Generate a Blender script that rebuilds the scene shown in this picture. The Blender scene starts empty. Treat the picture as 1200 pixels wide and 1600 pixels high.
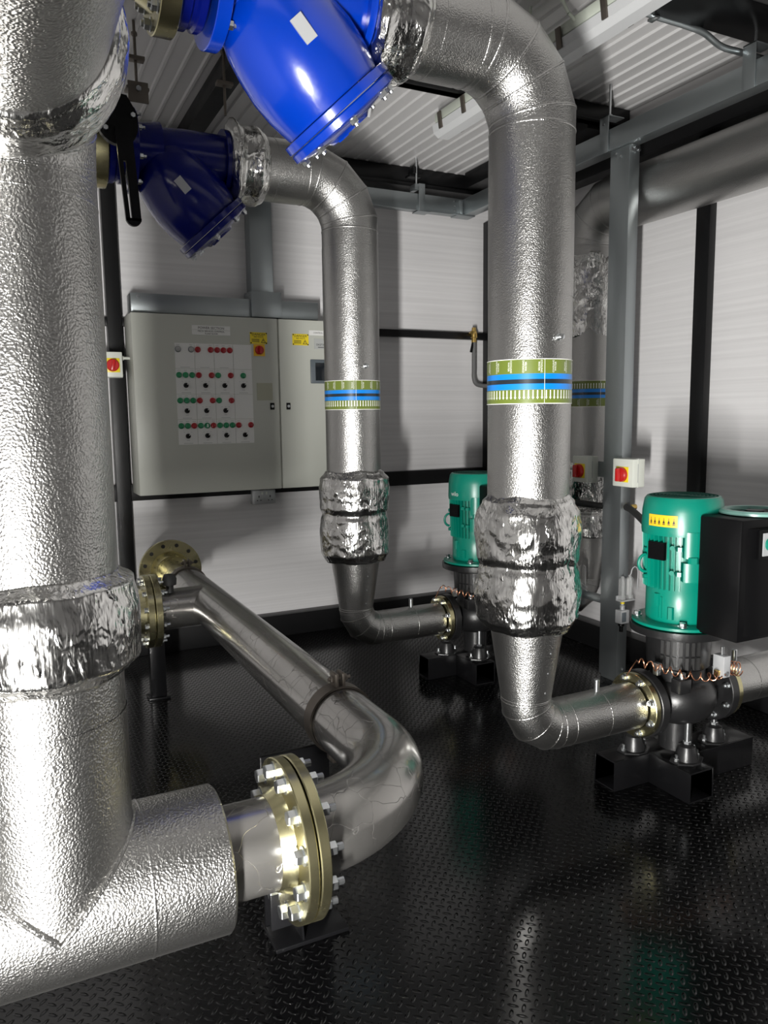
import bpy, bmesh, math, random
from mathutils import Vector, Matrix, noise
random.seed(7)
PI = math.pi
SC = bpy.context.scene
COL = SC.collection
V = Vector

# ------------------------------------------------------------------ materials
def nodes_of(name):
    m = bpy.data.materials.new(name); m.use_nodes = True
    nt = m.node_tree
    return m, nt, nt.nodes['Principled BSDF']
def N(nt, t, **kw):
    n = nt.nodes.new(t)
    for k, v in kw.items():
        if k in n.inputs: n.inputs[k].default_value = v
        else: setattr(n, k, v)
    return n
def mat(name, col, rough=.5, metal=0., bump=None, coat=0., spec=None, dist=.002):
    m, nt, b = nodes_of(name)
    b.inputs['Base Color'].default_value = (*col, 1)
    b.inputs['Roughness'].default_value = rough
    b.inputs['Metallic'].default_value = metal
    if coat:
        b.inputs['Coat Weight'].default_value = coat; b.inputs['Coat Roughness'].default_value = .08
    if spec is not None: b.inputs['Specular IOR Level'].default_value = spec
    tc = N(nt, 'ShaderNodeTexCoord')
    # every paint and metal gets a faint procedural variation in roughness
    n = N(nt, 'ShaderNodeTexNoise', Scale=14., Detail=3.)
    nt.links.new(tc.outputs['Object'], n.inputs['Vector'])
    mr = N(nt, 'ShaderNodeMapRange'); mr.inputs['To Min'].default_value = max(.02, rough*.85); mr.inputs['To Max'].default_value = min(1, rough*1.15)
    nt.links.new(n.outputs['Fac'], mr.inputs['Value']); nt.links.new(mr.outputs['Result'], b.inputs['Roughness'])
    if bump:
        sc, st = bump
        n2 = N(nt, 'ShaderNodeTexNoise', Scale=sc, Detail=2.)
        nt.links.new(tc.outputs['Object'], n2.inputs['Vector'])
        bp = N(nt, 'ShaderNodeBump', Strength=st, Distance=dist)
        nt.links.new(n2.outputs['Fac'], bp.inputs['Height']); nt.links.new(bp.outputs['Normal'], b.inputs['Normal'])
    return m

def cladding_mat(name, col, rough, st):
    # stucco embossed aluminium sheet: small wormy dimples
    m, nt, b = nodes_of(name)
    b.inputs['Base Color'].default_value = (*col, 1); b.inputs['Metallic'].default_value = 1; b.inputs['Roughness'].default_value = rough
    tc = N(nt, 'ShaderNodeTexCoord')
    w = N(nt, 'ShaderNodeTexNoise', Scale=110., Detail=1.)
    nt.links.new(tc.outputs['Object'], w.inputs['Vector'])
    mx = N(nt, 'ShaderNodeVectorMath', operation='MULTIPLY_ADD'); mx.inputs[1].default_value = (.006, .006, .006)
    nt.links.new(w.outputs['Color'], mx.inputs[0]); nt.links.new(tc.outputs['Object'], mx.inputs[2])
    v = N(nt, 'ShaderNodeTexVoronoi', feature='SMOOTH_F1', Scale=260.)
    v.inputs['Smoothness'].default_value = .6
    nt.links.new(mx.outputs[0], v.inputs['Vector'])
    n2 = N(nt, 'ShaderNodeTexNoise', Scale=7., Detail=2.)
    nt.links.new(tc.outputs['Object'], n2.inputs['Vector'])
    ad = N(nt, 'ShaderNodeMath', operation='MULTIPLY_ADD'); ad.inputs[1].default_value = 5.
    nt.links.new(n2.outputs['Fac'], ad.inputs[0]); nt.links.new(v.outputs['Distance'], ad.inputs[2])
    bp = N(nt, 'ShaderNodeBump', Strength=st, Distance=.0022)
    nt.links.new(ad.outputs[0], bp.inputs['Height']); nt.links.new(bp.outputs['Normal'], b.inputs['Normal'])
    return m

def foil_mat(name):
    m, nt, b = nodes_of(name)
    b.inputs['Base Color'].default_value = (.62, .615, .60, 1); b.inputs['Metallic'].default_value = 1; b.inputs['Roughness'].default_value = .17
    tc = N(nt, 'ShaderNodeTexCoord')
    mp = N(nt, 'ShaderNodeMapping'); mp.inputs['Scale'].default_value = (1, 1, .55)
    nt.links.new(tc.outputs['Object'], mp.inputs['Vector'])
    w = N(nt, 'ShaderNodeTexNoise', Scale=11., Detail=4., Roughness=.6)
    nt.links.new(mp.outputs[0], w.inputs['Vector'])
    mx = N(nt, 'ShaderNodeVectorMath', operation='MULTIPLY_ADD'); mx.inputs[1].default_value = (.16, .16, .10)
    nt.links.new(w.outputs['Color'], mx.inputs[0]); nt.links.new(mp.outputs[0], mx.inputs[2])
    n1 = N(nt, 'ShaderNodeTexNoise', Scale=42., Detail=5., Roughness=.6); nt.links.new(mx.outputs[0], n1.inputs['Vector'])
    n1.noise_type = 'RIDGED_MULTIFRACTAL'
    mp2 = N(nt, 'ShaderNodeMapping'); mp2.inputs['Scale'].default_value = (1, 1, .12)
    nt.links.new(tc.outputs['Object'], mp2.inputs['Vector'])
    n2 = N(nt, 'ShaderNodeTexNoise', Scale=130., Detail=2.); nt.links.new(mp2.outputs[0], n2.inputs['Vector'])
    mk = N(nt, 'ShaderNodeMapRange'); mk.inputs['From Min'].default_value = .42; mk.inputs['From Max'].default_value = .62; mk.inputs['To Min'].default_value = .3
    n3 = N(nt, 'ShaderNodeTexNoise', Scale=8., Detail=1.); nt.links.new(tc.outputs['Object'], n3.inputs['Vector']); nt.links.new(n3.outputs['Fac'], mk.inputs['Value'])
    m1 = N(nt, 'ShaderNodeMath', operation='MULTIPLY'); nt.links.new(n1.outputs['Fac'], m1.inputs[0]); nt.links.new(mk.outputs['Result'], m1.inputs[1])
    ad = N(nt, 'ShaderNodeMath', operation='MULTIPLY_ADD'); ad.inputs[1].default_value = .25
    nt.links.new(n2.outputs['Fac'], ad.inputs[0]); nt.links.new(m1.outputs[0], ad.inputs[2])
    bp = N(nt, 'ShaderNodeBump', Strength=.9, Distance=.006)
    nt.links.new(ad.outputs[0], bp.inputs['Height']); nt.links.new(bp.outputs['Normal'], b.inputs['Normal'])
    return m

def wrap_mat(name):
    # clear plastic film drawn over a bare grey steel pipe
    m, nt, b = nodes_of(name)
    b.inputs['Metallic'].default_value = .92; b.inputs['Roughness'].default_value = .27
    b.inputs['Coat Weight'].default_value = .6; b.inputs['Coat Roughness'].default_value = .08
    tc = N(nt, 'ShaderNodeTexCoord')
    n = N(nt, 'ShaderNodeTexNoise', Scale=6., Detail=4.)
    nt.links.new(tc.outputs['Object'], n.inputs['Vector'])
    cr = N(nt, 'ShaderNodeValToRGB')
    cr.color_ramp.elements[0].color = (.20, .19, .18, 1); cr.color_ramp.elements[1].color = (.42, .41, .39, 1)
    nt.links.new(n.outputs['Fac'], cr.inputs['Fac']); nt.links.new(cr.outputs['Color'], b.inputs['Base Color'])
    w = N(nt, 'ShaderNodeTexNoise', Scale=9., Detail=2.)
    nt.links.new(tc.outputs['Object'], w.inputs['Vector'])
    mx = N(nt, 'ShaderNodeVectorMath', operation='MULTIPLY_ADD'); mx.inputs[1].default_value = (.12, .12, .12)
    nt.links.new(w.outputs['Color'], mx.inputs[0]); nt.links.new(tc.outputs['Object'], mx.inputs[2])
    v = N(nt, 'ShaderNodeTexVoronoi', feature='DISTANCE_TO_EDGE', Scale=13.)
    nt.links.new(mx.outputs[0], v.inputs['Vector'])
    mr = N(nt, 'ShaderNodeMapRange'); mr.inputs['From Max'].default_value = .008
    nt.links.new(v.outputs['Distance'], mr.inputs['Value'])
    rn = N(nt, 'ShaderNodeTexNoise', Scale=17., Detail=3., Roughness=.5, Distortion=1.2); rn.noise_type = 'RIDGED_MULTIFRACTAL'
    mp = N(nt, 'ShaderNodeMapping'); mp.inputs['Scale'].default_value = (1, .45, 1); mp.inputs['Rotation'].default_value = (.3, .2, .5)
    nt.links.new(tc.outputs['Object'], mp.inputs['Vector']); nt.links.new(mp.outputs[0], rn.inputs['Vector'])
    pw = N(nt, 'ShaderNodeMath', operation='POWER'); pw.inputs[1].default_value = 3.; nt.links.new(rn.outputs['Fac'], pw.inputs[0])
    ad = N(nt, 'ShaderNodeMath', operation='MULTIPLY_ADD'); ad.inputs[1].default_value = -.5
    nt.links.new(pw.outputs[0], ad.inputs[0]); nt.links.new(mr.outputs[0], ad.inputs[2])
    bp = N(nt, 'ShaderNodeBump', Strength=.5, Distance=.0016)
    nt.links.new(ad.outputs[0], bp.inputs['Height'])
    nt.links.new(bp.outputs['Normal'], b.inputs['Coat Normal']); nt.links.new(bp.outputs['Normal'], b.inputs['Normal'])
    return m

def panel_wall_mat(name):
    m, nt, b = nodes_of(name)
    b.inputs['Roughness'].default_value = .45
    tc = N(nt, 'ShaderNodeTexCoord')
    sp = N(nt, 'ShaderNodeSeparateXYZ'); nt.links.new(tc.outputs['Object'], sp.inputs[0])
    n = N(nt, 'ShaderNodeTexNoise', Scale=1.0, Detail=2.)
    mp = N(nt, 'ShaderNodeMapping'); mp.inputs['Scale'].default_value = (.6, .6, 55)
    nt.links.new(tc.outputs['Object'], mp.inputs['Vector']); nt.links.new(mp.outputs[0], n.inputs['Vector'])
    cr = N(nt, 'ShaderNodeValToRGB')
    cr.color_ramp.elements[0].position = .3; cr.color_ramp.elements[0].color = (.66, .65, .655, 1)
    cr.color_ramp.elements[1].position = .7; cr.color_ramp.elements[1].color = (.74, .73, .735, 1)
    nt.links.new(n.outputs['Fac'], cr.inputs['Fac'])
    nt.links.new(cr.outputs['Color'], b.inputs['Base Color'])
    # joints between the horizontal panels
    def joint(z):
        s = N(nt, 'ShaderNodeMath', operation='SUBTRACT'); s.inputs[1].default_value = z
        nt.links.new(sp.outputs['Z'], s.inputs[0])
        a = N(nt, 'ShaderNodeMath', operation='ABSOLUTE'); nt.links.new(s.outputs[0], a.inputs[0])
        g = N(nt, 'ShaderNodeMath', operation='LESS_THAN'); g.inputs[1].default_value = .0035
        nt.links.new(a.outputs[0], g.inputs[0]); return g
    j1, j2 = joint(1.868), joint(.947)
    mxx = N(nt, 'ShaderNodeMath', operation='MAXIMUM'); nt.links.new(j1.outputs[0], mxx.inputs[0]); nt.links.new(j2.outputs[0], mxx.inputs[1])
    wv = N(nt, 'ShaderNodeMath', operation='SINE')
    ml = N(nt, 'ShaderNodeMath', operation='MULTIPLY'); ml.inputs[1].default_value = 2*PI/.045
    nt.links.new(sp.outputs['Z'], ml.inputs[0]); nt.links.new(ml.outputs[0], wv.inputs[0])
    h = N(nt, 'ShaderNodeMath', operation='MULTIPLY_ADD'); h.inputs[1].default_value = -6.
    nt.links.new(mxx.outputs[0], h.inputs[0]); 
    sm = N(nt, 'ShaderNodeMath', operation='MULTIPLY_ADD'); sm.inputs[1].default_value = 1.4
    nt.links.new(n.outputs['Fac'], sm.inputs[0]); nt.links.new(wv.outputs[0], sm.inputs[2])
    nt.links.new(sm.outputs[0], h.inputs[2])
    bp = N(nt, 'ShaderNodeBump', Strength=.10, Distance=.003)
    nt.links.new(h.outputs[0], bp.inputs['Height']); nt.links.new(bp.outputs['Normal'], b.inputs['Normal'])
    return m

def tread_mat(name, pitch=.0365):
    # black painted tread plate: raised lozenges, each turned a quarter from its neighbours
    m, nt, b = nodes_of(name)
    b.inputs['Base Color'].default_value = (.0022, .0022, .0024, 1); b.inputs['Roughness'].default_value = .24
    b.inputs['Specular IOR Level'].default_value = .5
    L = nt.links.new
    def M(op, a, c=None, d=None):
        n = N(nt, 'ShaderNodeMath', operation=op)
        for i, x in enumerate((a, c, d)):
            if x is None: continue
            if isinstance(x, (int, float)): n.inputs[i].default_value = x
            else: L(x, n.inputs[i])
        return n.outputs[0]
    tc = N(nt, 'ShaderNodeTexCoord'); sp = N(nt, 'ShaderNodeSeparateXYZ'); L(tc.outputs['Object'], sp.inputs[0])
    X, Y = sp.outputs['X'], sp.outputs['Y']
    u, v = M('DIVIDE', X, pitch), M('DIVIDE', Y, pitch)
    def loz(off, swap):
        fx = M('MULTIPLY', M('SUBTRACT', M('FRACT', M('ADD', u, off)), .5), pitch*.7071)
        fy = M('MULTIPLY', M('SUBTRACT', M('FRACT', M('ADD', v, off)), .5), pitch*.7071)
        a, c = M('ADD', fx, fy), M('SUBTRACT', fx, fy)
        if swap: a, c = c, a
        a, c = M('DIVIDE', a, .0132), M('DIVIDE', c, .0050)
        d = M('SQRT', M('ADD', M('MULTIPLY', a, a), M('MULTIPLY', c, c)))
        mr = N(nt, 'ShaderNodeMapRange', interpolation_type='SMOOTHSTEP')
        mr.inputs['From Min'].default_value = 1.1; mr.inputs['From Max'].default_value = .45
        L(d, mr.inputs['Value']); return mr.outputs['Result']
    h = M('MAXIMUM', loz(.5, False), loz(0., True))
    def seam(co, per, off):
        t = M('ABSOLUTE', M('SUBTRACT', M('FLOORED_MODULO', M('SUBTRACT', co, off - per/2), per), per/2))
        return M('LESS_THAN', t, .0028)
    s = M('MAXIMUM', seam(X, 1.236, 1.736), seam(Y, 2.44, 3.58))
    h = M('SUBTRACT', h, M('MULTIPLY', s, 1.6))
    n = N(nt, 'ShaderNodeTexNoise', Scale=2.2, Detail=3.); L(tc.outputs['Object'], n.inputs['Vector'])
    h2 = M('ADD', h, M('MULTIPLY', n.outputs['Fac'], .35))
    bp = N(nt, 'ShaderNodeBump', Strength=1., Distance=.0028); L(h2, bp.inputs['Height']); L(bp.outputs['Normal'], b.inputs['Normal'])
    r = N(nt, 'ShaderNodeMapRange'); r.inputs['To Min'].default_value = .11; r.inputs['To Max'].default_value = .20
    L(n.outputs['Fac'], r.inputs['Value']); L(r.outputs['Result'], b.inputs['Roughness'])
    return m

M_CLAD = cladding_mat('embossed_aluminium', (.375, .37, .36), .29, .45)
M_CLADF = cladding_mat('embossed_aluminium_fine', (.41, .405, .395), .32, .42)
M_FOIL = foil_mat('crumpled_foil')
M_WRAP = wrap_mat('film_wrapped_steel')
M_STEEL = mat('bare_steel', (.33, .32, .30), .38, 1., (9, .15))
M_CLAMP = mat('weathered_clamp_steel', (.16, .14, .12), .5, .8, (40, .3))
M_ZY = mat('yellow_passivated_zinc', (.50, .46, .27), .27, 1., (30, .12))
M_ZINC = mat('bright_zinc', (.62, .64, .65), .28, 1.)
M_GALV = mat('galvanised_sheet', (.36, .39, .40), .36, .9, (6, .12))
M_WALL = panel_wall_mat('white_insulated_panel')
M_CEIL = mat('white_ceiling_sheet', (.66, .65, .65), .42)
M_FLOOR = tread_mat('black_tread_plate')
M_BLK = mat('black_frame_paint', (.006, .006, .0065), .4, spec=.3)
M_BLKG = mat('black_gloss_paint', (.004, .004, .0045), .25, spec=.3)
M_CAST = mat('black_cast_iron_paint', (.010, .010, .0105), .36, 0, (60, .25))
M_BLKP = mat('black_plastic', (.003, .003, .0034), .42, spec=.16)
M_RUB = mat('black_rubber', (.018, .018, .018), .6)
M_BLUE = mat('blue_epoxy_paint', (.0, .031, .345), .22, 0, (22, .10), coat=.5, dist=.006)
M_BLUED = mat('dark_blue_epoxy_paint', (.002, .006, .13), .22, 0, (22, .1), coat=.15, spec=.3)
M_TEAL = mat('teal_motor_paint', (.0, .195, .135), .33, 0, (30, .08))
M_TEALD = mat('dark_teal_grille', (.0, .12, .085), .5)
M_PANEL = mat('grey_enclosure_paint', (.50, .51, .46), .42, 0, (120, .06))
M_WHITE = mat('white_label', (.72, .72, .70), .4)
M_GREYL = mat('grey_label', (.42, .43, .42), .4)
M_YEL = mat('yellow_label', (.80, .62, .015), .4)
M_YELO = mat('amber_label', (.85, .50, .02), .4)
M_INK = mat('black_ink', (.02, .02, .02), .5)
M_RED = mat('red_plastic', (.46, .012, .012), .3)
M_GREEN = mat('green_lens', (.01, .22, .085), .25)
M_REDL = mat('red_lens', (.32, .008, .015), .25)
M_CLEARL = mat('clear_grey_lens', (.38, .38, .37), .2)
M_PALE = mat('pale_grey_plastic', (.62, .64, .58), .4)
M_SCREEN = mat('dark_screen_glass', (.012, .015, .018), .12)
M_BEZ = mat('slate_bezel', (.10, .12, .135), .45)
M_OLIVE = mat('olive_green_tape', (.125, .165, .022), .35, coat=.3)
M_TBLUE = mat('azure_tape', (.0, .20, .66), .35, coat=.3)
M_TBLK = mat('black_tape', (.012, .018, .025), .3, coat=.3)
M_TWHT = mat('white_tape_print', (.85, .85, .80), .4)
M_COPPER = mat('copper', (.72, .34, .20), .3, 1.)
M_BRASS = mat('brass', (.62, .43, .14), .28, 1.)
M_HOSE = mat('grey_hose', (.12, .12, .12), .5)
M_LUMB = mat('pale_luminaire_body', (.60, .64, .56), .45)
M_DIFF = mat('frosted_diffuser', (.66, .67, .68), .25)
M_SILV = mat('silver_plastic', (.48, .49, .50), .35, .3)
M_AQUA = mat('pale_teal_ring', (.22, .42, .37), .3)
def glass_mat():
    m, nt, b = nodes_of('clear_bottle_plastic')
    b.inputs['Base Color'].default_value = (.92, .93, .92, 1); b.inputs['Roughness'].default_value = .08
    b.inputs['Transmission Weight'].default_value = .85; b.inputs['IOR'].default_value = 1.3
    return m
M_GLASS = glass_mat()

# ------------------------------------------------------------------ mesh builder
class MB:
    def __init__(s): s.bm = bmesh.new(); s.mats = []
    def mi(s, m):
        if m not in s.mats: s.mats.append(m)
        return s.mats.index(m)
    def _add(s, verts, faces, m):
        k = s.mi(m); vs = [s.bm.verts.new(v) for v in verts]
        for f in faces:
            try: fc = s.bm.faces.new([vs[i] for i in f]); fc.material_index = k; fc.smooth = True
            except ValueError: pass
        return vs
    def box(s, lo, hi, m, bev=0., rot=None, piv=None, seg=2):
        lo, hi = V(lo), V(hi); c = (lo+hi)/2; d = hi-lo
        t = bmesh.new(); bmesh.ops.create_cube(t, size=1)
        bmesh.ops.scale(t, vec=d, verts=t.verts)
        if bev: bmesh.ops.bevel(t, geom=list(t.edges), offset=min(bev, min(d)*.45), segments=seg, profile=.5, affect='EDGES')
        mx = Matrix.Translation(c)
        if rot is not None:
            p = V(piv) if piv is not None else c
            mx = Matrix.Translation(p) @ rot @ Matrix.Translation(c-p)
        s.merge(t, m, mx)
    def merge(s, t, m, mx=None):
        t.verts.index_update()
        vs = [(mx @ v.co if mx is not None else v.co.copy()) for v in t.verts]
        s._add(vs, [[v.index for v in f.verts] for f in t.faces], m); t.free()
    def rings(s, rings, m, cap0=False, cap1=False, closed=False):
        n = len(rings[0]); vs = [p for r in rings for p in r]; F = []
        R = len(rings)
        for i in range(R if closed else R-1):
            a, b = i*n, ((i+1) % R)*n
            for j in range(n):
                k = (j+1) % n
                F.append((a+j, a+k, b+k, b+j))
        if cap0: F.append(tuple(reversed(range(n))))
        if cap1: F.append(tuple((R-1)*n+j for j in range(n)))
        s._add(vs, F, m)
    def lathe(s, prof, o, ax, m, n=48, cap0=True, cap1=True, sharp=True):
        """prof: (radius, distance along ax)"""
        o = V(o); ax = V(ax).normalized(); u, w = basis(ax)
        R = []
        for r, h in prof:
            R.append([o+ax*h+(u*math.cos(2*PI*j/n)+w*math.sin(2*PI*j/n))*max(r, 1e-5) for j in range(n)])
        s.rings(R, m, cap0, cap1)
    def cyl(s, a, b, r, m, r1=None, n=32, bev=0.):
        a, b = V(a), V(b); L = (b-a).length; r1 = r if r1 is None else r1
        if bev: s.lathe([(r-bev, 0), (r, bev), (r1, L-bev), (r1-bev, L)], a, b-a, m, n)
        else: s.lathe([(r, 0), (r1, L)], a, b-a, m, n)
    def tube(s, pts, r, m, n=12, caps=True):
        pts = [V(p) for p in pts]; R = []; t0 = (pts[1]-pts[0]).normalized(); u, _ = basis(t0)
        for i, p in enumerate(pts):
            a = pts[max(i-1, 0)]; b = pts[min(i+1, len(pts)-1)]
            t = (b-a).normalized(); u = (u-t*u.dot(t)).normalized(); w = t.cross(u)
            rr = r[i] if isinstance(r, (list, tuple)) else r
            R.append([p+(u*math.cos(2*PI*j/n)+w*math.sin(2*PI*j/n))*rr for j in range(n)])
        s.rings(R, m, caps, caps)
    def miter(s, pts, r, m, n=64, bead=.004, beadr=None, caps=(False, False), seams=None):
        """straight gores joined on mitre planes, each joint with a rolled bead"""
        pts = [V(p) for p in pts]; dirs = [(pts[i+1]-pts[i]).normalized() for i in range(len(pts)-1)]
        loops = []; u, _ = basis(dirs[0]); bd = bead if isinstance(bead, (list, tuple)) else [bead]*len(pts)
        for i, p in enumerate(pts):
            d0 = dirs[max(i-1, 0)]; d1 = dirs[min(i, len(dirs)-1)]
            if i > 0: 
                u = (u-d0*u.dot(d0)).normalized()
            nrm = (d0+d1).normalized(); w = d0.cross(u)
            L = []
            for j in range(n):
                q = p+(u*math.cos(2*PI*j/n)+w*math.sin(2*PI*j/n))*r
                k = (p-q).dot(nrm)/d0.dot(nrm)
                L.append(q+d0*k)
            loops.append(L)
            u = (u-d1*u.dot(d1)).normalized() if i < len(dirs) else u
        for i in range(len(pts)-1):
            s.rings([loops[i], loops[i+1]], m, caps[0] and i == 0, caps[1] and i == len(pts)-2)
        for i in range(1, len(pts)-1):
            if bd[i]: s.loop_bead(loops[i], bd[i], m)
        return loops
    def loop_bead(s, L, r, m, k=8):
        n = len(L); c = sum(L, V())/n; R = []
        for j in range(n):
            t = (L[(j+1) % n]-L[j-1]).normalized(); o = (L[j]-c); o = (o-t*o.dot(t)).normalized(); w = t.cross(o)
            R.append([L[j]+o*(r*.35*math.cos(2*PI*q/k)+r*.1)+w*r*math.sin(2*PI*q/k) for q in range(k)])
        s.rings(R, m, closed=True)
    def ring(s, c, ax, R, r, m, n=48, k=8, flat=1.):
        ax = V(ax).normalized(); u, w = basis(ax); c = V(c)
        s.loop_bead([c+(u*math.cos(2*PI*j/n)+w*math.sin(2*PI*j/n))*R for j in range(n)], r, m, k)
    def hexp(s, a, b, r, m):
        a, b = V(a), V(b); L = (b-a).length
        s.lathe([(r*.9, 0), (r, .12*L), (r, .88*L), (r*.9, L)], a, b-a, m, 6)
    def build(s, name, parent=None, angle=38, label=None):
        bmesh.ops.remove_doubles(s.bm, verts=s.bm.verts, dist=1e-6)
        bmesh.ops.recalc_face_normals(s.bm, faces=s.bm.faces)
        me = bpy.data.meshes.new(name); s.bm.to_mesh(me); s.bm.free()
        for m in s.mats: me.materials.append(m)
        me.set_sharp_from_angle(angle=math.radians(angle))
        o = bpy.data.objects.new(name, me); COL.objects.link(o)
        if parent is not None: attach(o, parent)
        if label: o['label'] = label
        return o
def basis(ax):
    u = V((0, 0, 1)) if abs(ax.z) < .9 else V((1, 0, 0))
    u = (u-ax*u.dot(ax)).normalized(); return u, ax.cross(u)
def attach(o, parent):
    o.parent = parent
    if parent.type == 'EMPTY': o.matrix_parent_inverse = Matrix.Translation(-V(parent.location))
def thing(name, loc, label, cat, group=None):
    o = bpy.data.objects.new(name, None); o.empty_display_size = .1; COL.objects.link(o); o.location = loc
    return tag(o, label, cat, group)
def tag(o, label, cat, group=None):
    o['label'] = label; o['category'] = cat
    if group: o['group'] = group
    return o
def struct(mb, name):
    o = mb.build(name); o['kind'] = 'structure'; return o
def kids(o): return [c for c in bpy.data.objects if c.parent == o]
def dup(root, off, label, group=None, skip=()):
    r = root.copy(); COL.objects.link(r); r.location = V(root.location)+V(off); r['label'] = label
    if group: r['group'] = group
    def rec(src, dst):
        for c in kids(src):
            if c.name.split('.')[0] in skip: continue
            d = c.copy(); COL.objects.link(d); d.parent = dst; d.matrix_parent_inverse = c.matrix_parent_inverse.copy(); rec(c, d)
    rec(root, r); return r

def text_verts(body, size, ext=.0004, align='CENTER', spacing=1.):
    cu = bpy.data.curves.new('txt', 'FONT'); cu.body = body; cu.size = size; cu.extrude = ext
    cu.align_x = align; cu.align_y = 'CENTER'; cu.resolution_u = 2; cu.space_line = spacing
    o = bpy.data.objects.new('txt', cu); COL.objects.link(o)
    dg = bpy.context.evaluated_depsgraph_get(); dg.update()
    me = bpy.data.meshes.new_from_object(o.evaluated_get(dg))
    vs = [v.co.copy() for v in me.vertices]; fs = [tuple(p.vertices) for p in me.polygons]
    COL.objects.unlink(o); bpy.data.objects.remove(o); bpy.data.curves.remove(cu); bpy.data.meshes.remove(me)
    return vs, fs
def add_text(mb, body, size, fn, m, **kw):
    vs, fs = text_verts(body, size, **kw)
    mb._add([fn(v) for v in vs], fs, m)
def flatY(x, y, z):     # text lying on a face that looks towards -Y
    return lambda v: V((x+v.x, y-v.z, z+v.y))

def smooth(P, k=8):
    out = []
    for i in range(len(P)-1):
        a = P[max(i-1, 0)]; b, c = P[i], P[i+1]; d = P[min(i+2, len(P)-1)]
        for j in range(k):
            t_ = j/k; out.append(.5*((2*b)+(-a+c)*t_+(2*a-5*b+4*c-d)*t_*t_+(-a+3*b-3*c+d)*t_**3))
    return out+[P[-1]]
# ------------------------------------------------------------------ shared pieces
def foil_sleeve(name, parent, o, ax, prof, seed=0, amp=.006, n=112, step=.006, label=None, thick=True):
    """crumpled foil wrapped round a pipe; prof = (radius, distance)"""
    o = V(o); ax = V(ax).normalized(); u, w = basis(ax)
    L = prof[-1][1]; K = max(8, int(L/step)); R = []
    hs = [p[1] for p in prof]; h0 = prof[0][1]
    for i in range(K+1):
        h = h0+(L-h0)*i/K
        for a in range(len(prof)-1):
            if prof[a][1] <= h+1e-9 and h <= prof[a+1][1]+1e-9:
                t = (h-prof[a][1])/max(1e-9, prof[a+1][1]-prof[a][1]); r = prof[a][0]+(prof[a+1][0]-prof[a][0])*(t*t*(3-2*t)); break
        ring = []
        for j in range(n):
            th = 2*PI*j/n; d = u*math.cos(th)+w*math.sin(th)
            p = d*r+ax*h
            q = V((p.x*9, p.y*9, p.z*7))+V((seed*3.1, seed*1.7, seed))
            a1 = noise.noise(q)
            a2 = abs(noise.noise(q*3.1+V((5, 1, 2))))
            a3 = abs(noise.noise(q*8+V((9, 3, 1))))
            dr = amp*(.9*a1-.55*a2-.12*a3)
            ring.append(o+ax*(h+amp*.8*noise.noise(q*1.6+V((2, 8, 4))) )+d*(r+dr))
        R.append(ring)
    # turned-in ends close on the pipe
    rin = prof[0][0]-.02; rout = prof[-1][0]-.02
    def end(h, r): return [o+ax*h+(u*math.cos(2*PI*j/n)+w*math.sin(2*PI*j/n))*r for j in range(n)]
    R = [end(prof[0][1]+.004, rin)]+R+[end(L-.004, rout)]
    mb = MB(); mb.rings(R, M_FOIL); return mb.build(name, parent, 180, label)

def bolt_circle(flange, c, ax, R, n, r, length, side, m=None, ph=.5):
    """each bolt a sub-part: hexagon head, washer, threaded end with nut"""
    ax = V(ax).normalized(); u, w = basis(ax); c = V(c)
    for k in range(n):
        t = 2*PI*(k+ph)/n; p = c+(u*math.cos(t)+w*math.sin(t))*R
        mb = MB(); a = ax*side
        mb.cyl(p, p+a*.002, r*1.25, m or M_ZINC, n=14)
        mb.hexp(p+a*.002, p+a*(.002+r*1.15), r, m or M_ZINC)
        if length: mb.cyl(p+a*(.002+r*1.15), p+a*(.002+r*1.15+length), r*.55, m or M_ZINC, n=10)
        mb.build('bolt', flange, 30)
def flange_disc(parent, c, ax, r, hole, t, m, hub=None, name='flange', label=None):
    """ring of thickness t starting at c along ax, with an optional welding hub behind"""
    mb = MB(); b = .002
    prof = [(hole, 0), (r-b, 0), (r, b), (r, t-b), (r-b, t), (hole, t)]
    mb.lathe(prof, c, ax, m, 64, False, False)
    if hub: mb.lathe([(hub[0], 0), (hub[1], -hub[2]), (hub[1]-.004, -hub[2])], c, ax, m, 48, False, False)
    return mb.build(name, parent, 30, label)

RI = .132     # insulated pipe radius
RB = .087     # bare pipe radius

# ------------------------------------------------------------------ setting
XL, XR, YF, YB, ZC = -1.5, 3.2, -1.7, 4.7, 3.0
mb = MB(); mb.box((XL-.1, YF-.1, -.1), (XR+.1, YB+.1, 0), M_FLOOR); struct(mb, 'floor')
mb = MB(); mb.box((XL-.1, YB, 0), (XR+.1, YB+.1, ZC+.1), M_WALL); struct(mb, 'wall_back')
mb = MB(); mb.box((XR, YF-.1, 0), (XR+.1, YB, ZC+.1), M_WALL); struct(mb, 'wall_right')
mb = MB(); mb.box((XL-.1, YF-.1, 0), (XL, YB, ZC+.1), M_WALL); struct(mb, 'wall_left')
mb = MB(); mb.box((XL, YF-.1, 0), (XR, YF, ZC+.1), M_WALL); struct(mb, 'wall_front')
# profiled ceiling sheet: shallow ribs along Y
mb = MB(); prof = []; x = XL-.1
while x < XR+.1:
    prof += [(x, ZC), (x+.052, ZC), (x+.058, ZC-.009), (x+.070, ZC-.009), (x+.076, ZC)]; x += .0825
vs = []; F = []
for y in (YF-.1, YB+.1): vs += [V((p[0], y, p[1])) for p in prof]
n = len(prof)
for i in range(n-1): F.append((i, i+1, n+i+1, n+i))
mb._add(vs, F, M_CEIL); mb.box((XL-.1, YF-.1, ZC+.003), (XR+.1, YB+.1, ZC+.1), M_CEIL); struct(mb, 'ceiling')
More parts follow.
